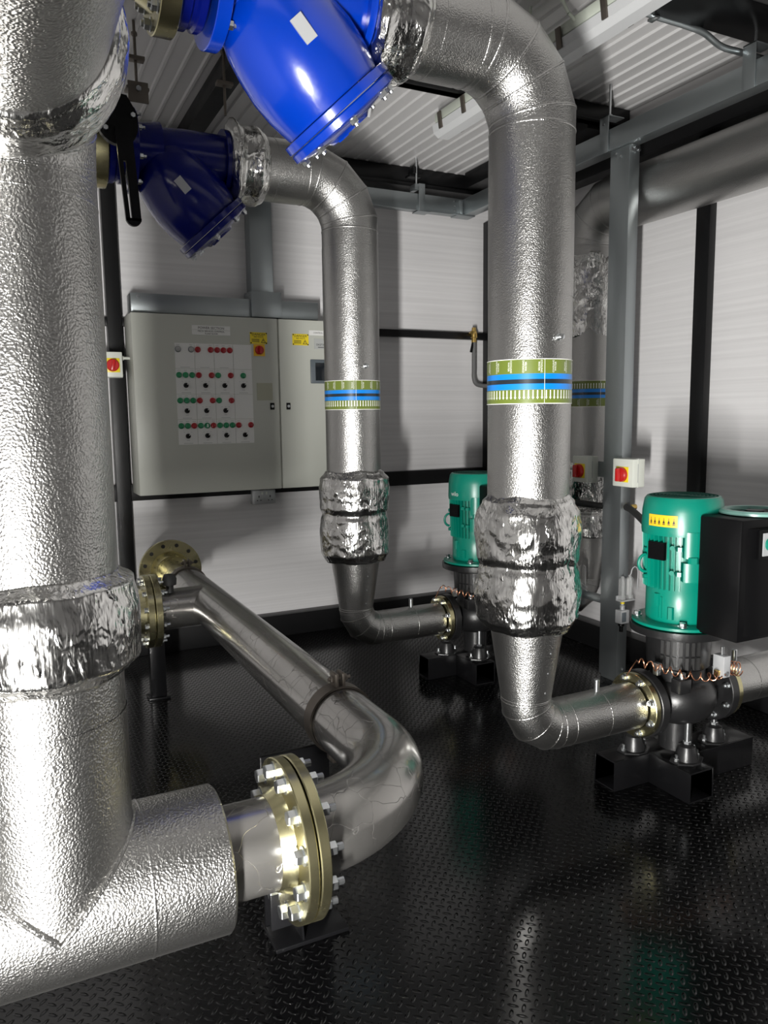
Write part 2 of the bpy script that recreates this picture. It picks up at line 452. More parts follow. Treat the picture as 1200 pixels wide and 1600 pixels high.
# steel frame
def trim(i, lo, hi, m=M_BLK, bev=.003):
    mb = MB(); mb.box(lo, hi, m, bev); return struct(mb, 'trim_%d' % i)
trim(1, (.575, YB-.07, .14), (.655, YB, 2.88))                      # post beside the enclosure
trim(2, (XL, YB-.05, 1.925), (XR, YB, 1.972))                       # upper sheeting rail
trim(3, (XL, YB-.05, .925), (XR, YB, 1.022))                        # lower sheeting rail
mb = MB(); mb.box((XL, YB-.13, 2.89), (XR, YB, ZC-.01), M_BLK, .003); mb.box((XL, YB-.17, 2.86), (XR, YB, 2.885), M_BLK, .003); struct(mb, 'trim_4')
trim(5, (3.10, YF, 2.735), (XR, YB-.13, 2.86))
trim(11, (3.11, YF, 2.861), (XR, YB-.17, ZC-.009), M_CEIL)
mb = MB(); mb.box((.98, 3.265, 2.90), (3.10, 3.315, ZC-.01), M_BLK, .003); mb.box((1.07, 3.25, 2.90), (3.10, 3.32, 2.908), M_BLK, .003); struct(mb, 'trim_12')
mb = MB(); mb.box((2.87, 3.33, 2.89), (3.10, YB-.17, ZC-.01), M_BLK, .003); struct(mb, 'trim_13')
trim(6, (XR-.045, 2.765, .14), (XR, 2.85, 2.735))                     # post on the right wall
trim(7, (XR-.07, YB-.12, .14), (XR, YB, 2.735))                      # corner post
mb = MB(); mb.box((XL, 2.12, 2.915), (3.10, 2.31, ZC-.01), M_BLKG, .003); mb.box((XL, 2.10, 2.893), (3.10, 2.33, 2.912), M_BLKG, .003); struct(mb, 'trim_8')
mb = MB(); mb.box((.98, 3.32, 2.90), (1.07, YB-.17, ZC-.01), M_BLK, .003); struct(mb, 'trim_9')
trim(10, (XL, YB-.09, 0), (XR, YB, .14), M_BLK).name = 'baseboard_back'
trim(10, (XR-.09, YF, 0), (XR, YB-.09, .14), M_BLK).name = 'baseboard_right'

# ------------------------------------------------------------------ near riser with its lower header
RX, RY, ZH = .03, 1.345, .588
t = thing('insulated_riser', (RX, RY, ZH-RI), 'large foil-clad riser in the left foreground rising from a horizontal tee above the black floor', 'pipe')
mb = MB()
mb.lathe([(RI, 0), (RI, 1.63-ZH)], (RX, RY, ZH), (0, 0, 1), M_CLAD, 96, True, False)
def vbead(z, r=RI): mb.ring((RX, RY, z), (0, 0, 1), r, .003, M_CLAD, 96)
# lap joint of the sheets
mb.ring((RX, RY, 1.725), (0, 0, 1), RI, .0016, M_CLAD, 96)
mb.lathe([(RI, 0), (RI+.0012, .001), (RI+.0012, .16)], (RX, RY, .76), (0, 0, 1), M_CLAD, 96, False, False)
mb.build('riser_cladding', t)
mb = MB(); mb.lathe([(RB+.002, .0), (RI-.004, 0), (RI, .004), (RI, .86), (RI-.004, .864), (RB+.002, .864)], (.312-.864, RY, ZH), (1, 0, 0), M_CLAD, 96, False, False)
mb.ring((.175, RY, ZH), (1, 0, 0), RI, .0025, M_CLAD, 96)
# saddle strip where the riser meets the header
sad = []
for k in range(0, 65):
    th = -PI/2 + (k/64-.5)*PI                        # across the front half, apex at the very front
    cx = math.cos(th); 
    sad.append(V((RX+RI*1.004*cx, RY+RI*1.012*math.sin(th), ZH+abs(RI*cx)+.001)))
mb.tube(sad, .0052, M_CLAD, 8)
mb.build('header_cladding', t)
mb = MB()
elz = 1.905; R = .145; P = []
P = [V((RX, RY, 1.63)), V((RX, RY, elz-R))]
for k in range(1, 5): 
    a = (k-.5)/4*PI/2
    P.append(V((RX, RY-R+R*math.cos(a), elz-R+R*math.sin(a))))
P += [V((RX, RY-R, elz)), V((RX, -.9, elz))]
mb.miter(P, RI, M_CLAD, 96, bead=[0, .0012, .0012]+[.003]*10, caps=(False, True)); mb.build('elbow_cladding', t)
foil_sleeve('foil_muff', t, (RX, RY, .985), (0, 0, 1), [(RI+.001, 0), (RI+.012, .008), (RI+.030, .03), (RI+.032, .11), (RI+.024, .155), (RI+.004, .168), (RI+.001, .172)], 1, .006, 150, .004)
foil_sleeve('foil_muff', t, (RX, RY-R+.005, elz), (0, -1, 0), [(RI+.001, 0), (RI+.024, .010), (RI+.028, .03), (RI+.024, .085), (RI+.010, .115), (RI+.001, .122)], 2, .007, 150, .004)
# bare stub and the flange that meets the floor pipe
mb = MB(); mb.lathe([(RB, 0), (RB, .12)], (.30, RY, ZH), (1, 0, 0), M_WRAP, 64, False, False); mb.build('wrapped_stub', t)
FR = .155
f = flange_disc(t, (.434, RY, ZH), (1, 0, 0), FR, RB-.006, .0205, M_ZY, (RB+.012, RB+.001, .026), label='yellow zinc flange ring')
bolt_circle(f, (.434, RY, ZH), (1, 0, 0), .131, 12, .0142, .0, -1); f_near = f; t_near = t

# ------------------------------------------------------------------ long floor pipe
PX = .772
t = thing('wrapped_floor_pipe', (PX, 2.8, ZH-RB), 'long film-wrapped steel pipe running low from the near yellow flange to the back wall', 'pipe')
mb = MB(); ER = .292; P = [V((.46, RY, ZH)), V((PX-ER, RY, ZH))]
for k in range(1, 25):
    a = k/24*PI/2; P.append(V((PX-ER+ER*math.sin(a), RY+ER-ER*math.cos(a), ZH)))
P += [V((PX, y, ZH)) for y in (1.8, 2.2, 2.6, 3.0, 3.25, 3.45, 3.75, 3.80)]
mb.tube(P, RB, M_WRAP, 64, False); mb.build('wrapped_pipe', t, 60)
mb = MB(); mb.lathe([(RB-.003, 0), (RB-.003, .4)], (PX, 3.78, ZH), (0, 1, 0), M_ZY, 64, False, False); mb.build('pipe_end', t, label='bare yellow zinc pipe end')
f = flange_disc(t, (PX, 4.16, ZH), (0, 1, 0), .165, .0, .024, M_ZY, (RB+.018, RB-.002, .05), label='yellow zinc end flange with open bolt holes')
for k in range(12):
    a = 2*PI*(k+.5)/12; p = V((PX+.138*math.cos(a), 4.1585, ZH+.138*math.sin(a)))
    mb = MB(); mb.cyl(p, p+V((0, .003, 0)), .0105, M_INK, n=16); mb.build('bolt_hole', f)
f = flange_disc(t, (.458, RY, ZH), (1, 0, 0), FR, RB-.006, .0205, M_ZY, label='yellow zinc flange ring')
bolt_circle(f, (.4785, RY, ZH), (1, 0, 0), .131, 12, .0135, .014, 1)
# branch to the left with its flange pair
BY = 3.31
mb = MB(); mb.tube([(PX, BY, ZH), (.6, BY, ZH), (.53, BY, ZH)], RB-.002, M_WRAP, 64, False); mb.ring((PX-RB*1.02, BY, ZH), (1, 0, 0), RB*.93, .005, M_WRAP); mb.build('wrapped_branch', t, 60)
f = flange_disc(t, (.522, BY, ZH), (1, 0, 0), FR, RB-.006, .027, M_ZY, label='yellow zinc flange ring')
bolt_circle(f, (.549, BY, ZH), (1, 0, 0), .132, 12, .011, .014, 1)
# split clamps round the long pipe
def clamp(y, parent):
    mb = MB(); mb.lathe([(RB+.001, 0), (RB+.007, 0), (RB+.007, .045), (RB+.001, .045)], (PX, y, ZH), (0, 1, 0), M_CLAMP, 64, False, False)
    for s in (-1, 1):
        mb.box((PX-.003+s*.010-.003, y+.002, ZH+RB), (PX+.003+s*.010, y+.043, ZH+RB+.042), M_CLAMP, .002)
        mb.box((PX-.03, y+.002, ZH-RB-.03), (PX+.03, y+.043, ZH-RB+.004), M_CLAMP, .002)
    o = mb.build('pipe_clamp', parent, 30)
    mb = MB(); p = V((PX, y+.022, ZH+RB+.024)); mb.cyl(p-V((.03, 0, 0)), p+V((.034, 0, 0)), .005, M_CLAMP, n=10); mb.hexp(p-V((.024, 0, 0)), p-V((.014, 0, 0)), .01, M_CLAMP); mb.hexp(p+V((.014, 0, 0)), p+V((.024, 0, 0)), .01, M_CLAMP); mb.build('clamp_bolt', o)
clamp(1.83, t); clamp(3.72, t)
# stub of the further riser branch
t = thing('steel_branch_pipe', (.33, BY, ZH-RB), 'short steel branch with yellow flange half hidden behind the left foreground riser', 'pipe')
mb = MB(); mb.lathe([(RB-.002, 0), (RB-.002, .36)], (.10, BY, ZH), (1, 0, 0), M_STEEL, 48, True, False); mb.build('bare_pipe', t)
f = flange_disc(t, (.491, BY, ZH), (1, 0, 0), FR, RB-.006, .027, M_ZY, (RB+.012, RB, .03), label='yellow zinc flange ring')
bolt_circle(f, (.491, BY, ZH), (1, 0, 0), .132, 12, .011, 0, -1)
mb = MB(); mb.lathe([(.0, 0), (.016, .0), (.016, .03), (.028, .034), (.030, .06), (.022, .078), (0, .082)], (.60, BY-.03, ZH+RB-.01), (0, 0, 1), M_RUB, 24); 
tag(mb.build('vent_cap'), 'black rounded cap on the wrapped branch beside the rear yellow flange', 'cap')

# floor supports of the long pipe
def support(y, x0, x1, label, z):
    t = thing('pipe_support', (PX, y, 0), label, 'support', None)
    mb = MB(); mb.box((x0, y, .012), (x1, y+.012, z), M_BLKG, .002)
    # stiffener standing off the plate and cradle
    mb._add([V(p) for p in ((x0+.07, y-.10, .012), (x0+.07, y, .012), (x0+.07, y, z), (x0+.076, y-.10, .012), (x0+.076, y, .012), (x0+.076, y, z))], [(0, 1, 2), (3, 5, 4), (0, 2, 5, 3), (0, 3, 4, 1), (1, 4, 5, 2)], M_BLKG)
    mb.build('upright_plate', t)
    mb = MB(); mb.box((x0-.005, y-.105, 0), (x1+.005, y+.03, .012), M_BLKG, .002); mb.build('foot_plate', t)
    return t
support(1.90, .562, .76, 'black upright steel plate carrying the floor pipe just behind the near clamp', .50)
t = thing('pipe_support', (.62, 3.87, 0), 'black box-section stand near the back wall, seen below the rear yellow flange pair', 'support')
mb = MB(); mb.box((.590, 3.84, .012), (.665, 3.90, ZH-RB-.002), M_BLKG, .003); mb.build('upright', t)
mb = MB(); mb.box((.575, 3.825, 0), (.68, 3.915, .012), M_BLKG, .002); mb.build('foot_plate', t)
mb = MB(); mb.box((-.36, RY-.04, .01), (-.28, RY+.04, ZH-RI+.01), M_BLKG, .003); mb.box((-.40, RY-.08, 0), (-.24, RY+.08, .01), M_BLKG, .002); mb.build('support_leg', t_near)
mb = MB(); mb.box((.415, RY+.02, ZH-FR-.045), (.492, RY+.032, ZH-FR+.03), M_BLKG, .002); mb.build('support_lug', f_near)

# ------------------------------------------------------------------ pipe marker bands
def marker_band(parent, cx, cy, z0, z1, r, flip=False):
    H = z1-z0
    def zz(f): return (z0+f*H) if flip else (z1-f*H)
    mb = MB(); n = 96
    for a, b, m in ((0, .327, M_OLIVE), (.327, .449, M_TBLUE), (.449, .551, M_TBLK), (.551, .682, M_TBLUE), (.682, 1, M_OLIVE)):
        za, zb = sorted((zz(a), zz(b)))
        mb.lathe([(r, za), (r, zb)], (cx, cy, 0), (0, 0, 1), m, n, False, False)
    for f in (0, 1): 
        s = .0022; z = zz(f)
        mb.lathe([(r+.0004, z-s/2), (r+.0004, z+s/2)], (cx, cy, 0), (0, 0, 1), M_TWHT, n, False, False)
    o = mb.build('marker_band', parent, 30, 'olive, blue and black banded pipe tape')
    mb = MB(); na = 62
    def wrap(th, w, z, rr=r+.0007): a = th+w/rr; return V((cx+rr*math.cos(a), cy+rr*math.sin(a), z))
    for k in range(na):
        th = 2*PI*k/na; w = .0019; W = .0040
        zs, zn, ze = zz(.70), zz(.855), zz(.905)
        mb._add([wrap(th, -w, zs), wrap(th, w, zs), wrap(th, w, zn), wrap(th, -w, zn)], [(0, 1, 2, 3)], M_TWHT)
        mb._add([wrap(th, -W, zn), wrap(th, W, zn), wrap(th, 0, ze)], [(0, 1, 2)], M_TWHT)
    mb._add([wrap(math.radians(-107), -.0006, zz(0)), wrap(math.radians(-107), .0006, zz(0)), wrap(math.radians(-107), .0006, zz(1)), wrap(math.radians(-107), -.0006, zz(1))], [(0, 1, 2, 3)], M_TWHT)
    mb.build('flow_arrows', o)
    nl = 18
    vs, fs = text_verts('COOLING\nWATER', .0082, 0, spacing=.95)
    sg = 1
    for k in range(nl):
        th = 2*PI*(k+.35)/nl; s = 1 if k % 2 else -1
        zc = zz(.165); mb = MB()
        mb._add([wrap(th, -s*v.y, zc+s*v.x, r+.0008) for v in vs], fs, M_TWHT); mb.build('lettering', o)
    return o

# ------------------------------------------------------------------ down pipes into the pumps
DX, DY1, DY2, ZT, ZP = 1.53, 2.03, 3.42, 2.49, .335
OFF = V((0, DY2-DY1, 0))
t = thing('insulated_down_pipe', (DX, DY1, ZP-RB), 'large near foil-clad pipe bending down in the middle of the picture into the front pump', 'pipe')
y = DY1
mb = MB(); R = .235; P = [V((1.06, y, ZT)), V((DX-R, y, ZT))]
for k in range(4):
    a = (k+.5)/4*PI/2; P.append(V((DX-R+R*math.sin(a)/math.cos(PI/16)*1.0, y, ZT-R+R*math.cos(a)/math.cos(PI/16))))
P += [V((DX, y, ZT-R)), V((DX, y, 1.10))]
mb.miter(P, RI, M_CLADF, 96)
mb.lathe([(RI+.001, 0), (RI+.001, .42), (RI, .421)], (DX, y, 1.76), (0, 0, 1), M_CLADF, 96, False, False)
mb.lathe([(RI, .0), (RI+.001, .001), (RI+.001, .12), (RI, .121)], (DX-R-.145, y, ZT), (1, 0, 0), M_CLADF, 96, False, False)
mb.build('pipe_cladding', t)
mb = MB(); c0 = .455; e = .115; r2 = .084
mb.lathe([(.124, 0), (r2, .72-c0)], (DX, y, .72), (0, 0, -1), M_CLADF, 72, False, False)
mb.ring((DX, y, c0), (0, 0, 1), r2, .003, M_CLADF, 64)
P = [V((DX, y, c0)), V((DX, y, ZP+e))]
for k in range(3):
    a = (k+.5)/3*PI/2; P.append(V((DX+e-e*math.cos(a), y, ZP+e-e*math.sin(a))))
P += [V((DX+e, y, ZP)), V((2.005, y, ZP))]
mb.miter(P, r2, M_CLADF, 72, .003)
for xx in (DX+e+.045, 1.845): mb.ring((xx, y, ZP), (1, 0, 0), r2, .0025, M_CLADF, 64)
# rivets along the cladding lap
for q in range(4):
    z = .70-q*.07; rr = .124+(r2-.124)*(.72-z)/(.72-c0); a = math.radians(-82)
    mb.lathe([(.004, 0), (.003, .002)], (DX+rr*math.cos(a), y+rr*math.sin(a), z), (math.cos(a), math.sin(a), 0), M_ZINC, 10)
mb.build('reducer_cladding', t)
foil_sleeve('foil_muff', t, (DX, y, .69), (0, 0, 1), [(.118, 0), (.148, .012), (.170, .05), (.176, .13), (.166, .20), (.160, .225), (.168, .25), (.172, .34), (.168, .39), (.150, .43), (.136, .447), (RI, .452)], 3, .011, 128, .005)
marker_band(t, DX, y, 1.432, 1.566, RI+.0022)
mb = MB(); mb.lathe([(.011, 0), (.011, .004), (.008, .006), (.008, .02), (.004, .022)], (DX+.01, y-RI+.002, 1.632), (0.03, -1, 0), M_ZINC, 20); mb.build('test_plug', t)
mb = MB(); mb.lathe([(.010, 0), (.010, .045), (.008, .047)], (1.84, y, ZP+r2-.004), (0, 0, 1), M_ZINC, 20); mb.build('thermometer_pocket', t)
f = flange_disc(t, (2.012, y, ZP), (1, 0, 0), .118, r2-.02, .024, M_ZY, label='yellow zinc flange ring')
bolt_circle(f, (2.012, y, ZP), (1, 0, 0), .102, 8, .011, .006, -1)
down1 = t
down2 = dup(t, OFF, 'smaller-looking rear foil-clad pipe bending down in front of the grey control panel')
for o in list(kids(down2)):
    if o.name.split('.')[0] == 'foil_muff': bpy.data.objects.remove(o)
foil_sleeve('foil_muff', down2, (DX, DY2, .69), (0, 0, 1), [(.118, 0), (.150, .012), (.168, .05), (.170, .16), (.166, .21), (.159, .24), (.170, .27), (.174, .36), (.168, .41), (.145, .44), (.136, .449), (RI, .452)], 9, .009, 128, .005)

# ------------------------------------------------------------------ strainers and butterfly valves
def strainer(y, m, label):
    t = thing('strainer_valve', (.75, y, 2.07), label, 'valve')
    ax = V((.68, 0, -.733)).normalized(); o = V((.865, y, 2.235))
    mb = MB()
    prof = [(.0, -.375), (.05, -.37), (.095, -.345), (.128, -.30), (.148, -.25), (.160, -.19), (.166, -.13), (.163, -.07), (.156, -.03), (.150, -.002)]
    mb.lathe(prof, o, ax, m, 64, False, False)
    mb.lathe([(.095, 0), (.105, .05), (.112, .16), (.11, .34)], (.60, y, ZT), (1, 0, 0), m, 48, False, False)
    mb.lathe([(.12, 0), (.112, .03), (.125, .12)], (.545, y, ZT), (1, 0, 0), m, 48, False, False)
    mb.build('valve_body', t, 50)
    f = flange_disc(t, (.528, y, ZT), (1, 0, 0), .165, .05, .036, m, name='inlet_flange')
    bolt_circle(f, (.564, y, ZT), (1, 0, 0), .142, 8, .012, .012, 1)
    f = flange_disc(t, o, ax, .172, .0, .024, m, name='body_flange')
    mb = MB(); c = o+ax*.026
    mb.lathe([(.0, 0), (.166, 0), (.170, .004), (.170, .022), (.160, .027), (.10, .036), (.07, .040), (.06, .05), (.0, .05)], c, ax, m, 64, False, False)
    cv = mb.build('cover', t, 40); bolt_circle(cv, o+ax*.052, ax, .148, 8, .012, .006, 1)
    mb = MB(); u = V((.733, 0, .68)); p = o+ax*.05-u*.03
    mb.hexp(p, p+ax*.03, .02, m); mb.build('drain_plug', cv)
    # maker's plate on the bulge, facing the room
    axn = ax; side = V((-.25, -1, -.05)); side = (side-axn*side.dot(axn)).normalized(); w = axn.cross(side)
    p = o-axn*.17+side*.1655
    vs = [p+axn*a+w*b+side*c for c in (-.004, .002) for a, b in ((-.032, -.017), (.032, -.017), (.032, .017), (-.032, .017))]
    mb = MB(); mb._add(vs, [(0, 1, 2, 3), (7, 6, 5, 4), (0, 4, 5, 1), (1, 5, 6, 2), (2, 6, 7, 3), (3, 7, 4, 0)], M_SILV); pl = mb.build('maker_plate', t, 30, 'silver rectangular plate')
    f = flange_disc(t, (.925, y, ZT), (1, 0, 0), .135, .05, .02, m, name='outlet_flange')
    return t
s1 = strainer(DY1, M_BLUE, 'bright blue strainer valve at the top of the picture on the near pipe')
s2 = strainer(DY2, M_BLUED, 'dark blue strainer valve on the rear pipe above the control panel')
for y, sd, own in ((DY1, 5, down1), (DY2, 6, down2)):
    foil_sleeve('foil_muff', own, (.94, y, ZT), (1, 0, 0), [(.118, 0), (.160, .010), (.168 if sd == 5 else .185, .03), (.160, .06), (.158, .09), (.166, .13), (.150, .16), (RI+.004, .17), (RI, .175)], sd, .009, 128, .004)
def butterfly(y, label, lever):
    t = thing('butterfly_valve', (.485, y, 2.35), label, 'valve')
    mb = MB(); mb.lathe([(.06, 0), (.128, 0), (.132, .004), (.132, .022), (.124, .028), (.124, .036), (.132, .042), (.132, .058), (.128, .062), (.06, .062)], (.456, y, ZT), (1, 0, 0), M_BLUED, 64, False, False); mb.build('valve_body', t, 30)
    if lever:
        # neck to the front, indexed plate and hanging handle
        mb = MB(); mb.lathe([(.03, 0), (.022, .02), (.022, .10), (.034, .105), (.034, .13)], (.487, y-.12, ZT+.03), (0, -1, 0), M_BLKP, 24); mb.build('valve_neck', t)
        mb = MB(); yy = y-.262
        def slab(pts, y0, y1, m=M_BLKP):
            n = len(pts); vs = [V((a, y0, b)) for a, b in pts]+[V((a, y1, b)) for a, b in pts]
            mb._add(vs, [tuple(range(n)), tuple(reversed(range(n, 2*n)))]+[(i, (i+1) % n, n+(i+1) % n, n+i) for i in range(n)], m)
        cx, cz = .468, 2.49
        head = [(cx+.072*math.cos(a), cz+.07*math.sin(a)) for a in [math.radians(q) for q in range(-180, 1, 15)]]+[(cx+.07, cz+.05), (cx+.035, cz+.11), (cx-.055, cz+.12), (cx-.078, cz+.05)]
        slab(head, yy-.018, yy+.01)
        mb.build('indexing_head', t, 30)
        mb = MB()
        hx = .495; za, zb = 2.48, 2.125; w = .030
        n = 10
        outl = [(hx-w, za), (hx+w*.9, za)]+[(hx+.012+w*.9*math.cos(a), zb+.03+w*.9*math.sin(a)) for a in [-PI*k/n for k in range(n+1)]]
        # handle with a long slot: two side bars, a round end
        def bar(x0, x1, z0, z1, dx=0): slab([(x0+dx, z1), (x1+dx, z1), (x1, z0), (x0, z0)] if False else [(x0, z0), (x1, z0), (x1-dx, z1), (x0-dx, z1)], yy-.034, yy-.018)
        bar(hx-w+.012, hx-w+.028, zb+.02, 2.36, .016); bar(hx+.004, hx+w+.008, zb+.02, 2.36, .012)
        slab([(hx-w-.004, 2.36), (hx+w-.004, 2.36), (hx+w-.012, 2.48), (hx-w-.012, 2.48)], yy-.034, yy-.018)
        slab([(hx+.010+(w-.001)*math.cos(a), zb+.03+(w-.001)*math.sin(a)) for a in [-PI*k/n for k in range(n+1)]], yy-.034, yy-.018)
        mb.build('lever_handle', t, 30)
        mb = MB()
        for a, b in ((.522, 2.53), (.422, 2.472)): mb.hexp((a, yy-.018, b), (a, yy-.03, b), .010, M_ZINC)
        mb.build('head_bolts', t)
    else:
        mb = MB(); mb.lathe([(.03, 0), (.022, .02), (.022, .10), (.05, .105), (.05, .15)], (.487, y, ZT+.12), (0, 0, 1), M_BLKP, 24); mb.build('valve_neck', t)
    return t
butterfly(DY1, 'dark blue wafer valve between the yellow flange and the bright blue strainer', False)
butterfly(DY2, 'dark blue butterfly valve with a long slotted black lever, left of the rear strainer', True)
def stub(y, label):
    t = thing('flanged_stub_pipe', (.3, y, ZT-RB), label, 'pipe')
    mb = MB(); mb.lathe([(RB, 0), (RB, .24)], (.165, y, ZT), (1, 0, 0), M_STEEL, 48, False, False); mb.build('bare_pipe', t)
    f = flange_disc(t, (.40, y, ZT), (1, 0, 0), .155, RB-.01, .05, M_ZY, (RB+.02, RB, .04), label='yellow zinc flange ring')
    bolt_circle(f, (.40, y, ZT), (1, 0, 0), .13, 8, .014, .006, -1)
stub(DY1, 'short steel stub with yellow flange at the top left edge, before the near blue valve')
stub(DY2, 'short steel stub with yellow flange left of the rear dark blue valve')
t = thing('upper_header', (.03, 2.7, ZT-RI), 'foil-clad header overhead behind the left riser feeding both blue valves', 'pipe')
mb = MB(); mb.lathe([(RI, 0), (RI, 1.95)], (.03, 1.75, ZT), (0, 1, 0), M_CLADF, 64); mb.build('header_cladding', t)

# ------------------------------------------------------------------ pumps
def pump(y, label):
    X = 2.235
    t = thing('inline_pump', (X, y, 0), label, 'pump', )
    # floor frame of hollow sections
    def rhs(lo, hi, axis, ends):
        mb = MB(); lo, hi = V(lo), V(hi); th = .006
        d = [0, 1, 2]; d.remove(axis); a, b = d
        def sl(a0, a1, b0, b1):
            l = lo.copy(); h = hi.copy(); l[a], h[a], l[b], h[b] = a0, a1, b0, b1; mb.box(l, h, M_BLKG, .0015)
        sl(lo[a], lo[a]+th, lo[b], hi[b]); sl(hi[a]-th, hi[a], lo[b], hi[b])
        sl(lo[a]+th, hi[a]-th, lo[b], lo[b]+th); sl(lo[a]+th, hi[a]-th, hi[b]-th, hi[b])
        return mb.build('base_frame', t, 30)
    rhs((1.955, y+.02, 0), (2.25, y+.13, .115), 0, 1)
    rhs((2.125, y-.175, 0), (2.245, y+.02, .115), 1, 1)
    rhs((2.25, y-.06, 0), (2.60, y+.08, .115), 0, 1)
    # feet
    for fx, fy in ((2.205, y-.085), (2.10, y+.075), (2.44, y-.005)):
        mb = MB()
        mb._add([V((fx+a, fy+b, z)) for z in (.115, .121) for a, b in ((-.065, -.02), (-.02, -.05), (.02, -.05), (.065, -.02), (.065, .02), (.02, .05), (-.02, .05), (-.065, .02))], [tuple(range(8)), tuple(reversed(range(8, 16)))]+[(i, (i+1) % 8, 8+(i+1) % 8, 8+i) for i in range(8)], M_CAST)
        mb.lathe([(.042, .121), (.038, .15), (.030, .172), (.016, .180), (.0, .18)], (fx, fy, 0), (0, 0, 1), M_CAST, 32)
        o = mb.build('foot', t, 30)
        mb = MB(); mb.hexp((fx, fy, .178), (fx, fy, .190), .015, M_ZINC); mb.cyl((fx, fy, .19), (fx, fy, .30), .011, M_ZINC, n=14); mb.build('levelling_rod', o, 30)
        for s in (-1, 1):
            mb = MB(); mb.hexp((fx+s*.052, fy, .121), (fx+s*.052, fy, .131), .010, M_ZINC); mb.cyl((fx+s*.052, fy, .13), (fx+s*.052, fy, .145), .006, M_ZINC, n=10); mb.build('bolt', o, 30)
    # volute, necks and flanges
    mb = MB(); mb.lathe([(.02, -.085), (.09, -.082), (.125, -.055), (.142, -.01), (.140, .03), (.122, .062), (.095, .08), (.02, .085)], (X, y, ZP), (0, 0, 1), M_CAST, 64)
    for s in (-1, 1): mb.lathe([(.070, .02), (.066, .10), (.070, .14), (.082, .165)], (X, y, ZP), (s, 0, 0), M_CAST, 48, False, False)
    mb.lathe([(.06, 0), (.06, .12)], (X, y, ZP-.20), (0, 0, 1), M_CAST, 32)
    mb.build('volute_casing', t, 50)
    for s, nm in ((-1, 'suction_flange'), (1, 'discharge_flange')):
        f = flange_disc(t, (X+s*.160, y, ZP), (s, 0, 0), .124, .04, .036, M_CAST, name=nm)
        if s > 0: bolt_circle(f, (X+s*.160, y, ZP), (1, 0, 0), .102, 8, .011, .008, -1)
    # lantern with slotted guard
    mb = MB(); mb.lathe([(.098, 0), (.098, .05), (.112, .06), (.118, .17), (.150, .178), (.176, .186), (.178, .20), (.178, .214), (.10, .216)], (X, y, .405), (0, 0, 1), M_CAST, 64); mb.build('lantern', t, 40)
    mb = MB()
    for k in range(7):
        a = math.radians(-133+(k-3)*10.5); d = V((math.cos(a), math.sin(a), 0)); w = V((-d.y, d.x, 0))
        for z0, z1 in ((.470, .515), (.522, .572)):
            c = V((X, y, (z0+z1)/2))+d*.1165; h = (z1-z0)/2
            vs = [c+w*(sx*.006)+V((0, 0, sz*h))+d*dd for dd in (-.004, .0035) for sx, sz in ((-1, -1), (1, -1), (1, 1), (-1, 1))]
            mb._add(vs, [(3, 2, 1, 0), (4, 5, 6, 7), (0, 1, 5, 4), (1, 2, 6, 5), (2, 3, 7, 6), (3, 0, 4, 7)], M_RUB)
    mb.build('coupling_guard', t, 30)
    mb = MB(); mb.lathe([(.10, 0), (.165, 0), (.170, .003), (.170, .012), (.160, .016), (.125, .016)], (X, y, .622), (0, 0, 1), M_TEAL, 64); fl = mb.build('motor_flange', t, 30)
    for k in range(4):
        a = math.radians(-133+90*k); p = V((X+.150*math.cos(a), y+.150*math.sin(a), .638)); mb = MB(); mb.cyl(p, p+V((0, 0, .003)), .018, M_ZINC, n=20); mb.hexp(p+V((0, 0, .003)), p+V((0, 0, .016)), .013, M_ZINC); mb.build('bolt', fl, 30)
    # motor
    mb = MB(); mb.lathe([(.118, 0), (.122, .012), (.122, .115), (.117, .125), (.117, .34), (.13, .35), (.13, .36)], (X, y, .636), (0, 0, 1), M_TEAL, 64)
    for k in range(44):
        a = 2*PI*k/44
        d = V((math.cos(a), math.sin(a), 0)); w = V((-d.y, d.x, 0))
        deg = (math.degrees(a)+360) % 360
        ro = .142 if not (222 < deg < 254) else .124
        vs = [V((X, y, z))+d*r_+w*s_ for z in (.762, .985) for r_, s_ in ((.114, -.0022), (.114, .0022), (ro-(.008 if z < .8 else 0), .0016), (ro-(.008 if z < .8 else 0), -.0016))]
        mb._add(vs, [(3, 2, 1, 0), (4, 5, 6, 7), (0, 1, 5, 4), (1, 2, 6, 5), (2, 3, 7, 6), (3, 0, 4, 7)], M_TEAL)
    # cast terminal bosses on the front
    for a, z0, z1, hw, ro in ((-122, .80, .868, .032, .150), (-122, .885, .978, .030, .147), (-122, .868, .89, .018, .156), (-176, .70, .745, .010, .134), (-168, .655, .735, .004, .128), (-174, .655, .735, .004, .128), (-152, .655, .70, .012, .130), (-140, .91, .925, .012, .150), (-140, .82, .835, .012, .150), (-104, .91, .925, .012, .150), (-104, .82, .835, .012, .150)):
        d = V((math.cos(math.radians(a)), math.sin(math.radians(a)), 0)); w = V((-d.y, d.x, 0))
        pts = [(-hw, .10), (-hw, ro-.008), (-hw*.55, ro), (hw*.55, ro), (hw, ro-.008), (hw, .10)]
        vs = [V((X, y, z))+w*p+d*q for z in (z0, z1) for p, q in pts]; n = 6
        mb._add(vs, [tuple(reversed(range(n))), tuple(range(n, 2*n))]+[(i, (i+1) % n, n+(i+1) % n, n+i) for i in range(n)], M_TEAL)
    for a, z in ((160, .80), (160, .90), (-150, .83), (-150, .92), (-95, .83), (-95, .92)):
        d = V((math.cos(math.radians(a)), math.sin(math.radians(a)), 0))
        mb.cyl(V((X, y, z))+d*.11, V((X, y, z))+d*.146, .009, M_TEAL, n=12)
    mb.build('motor_housing', t, 35)
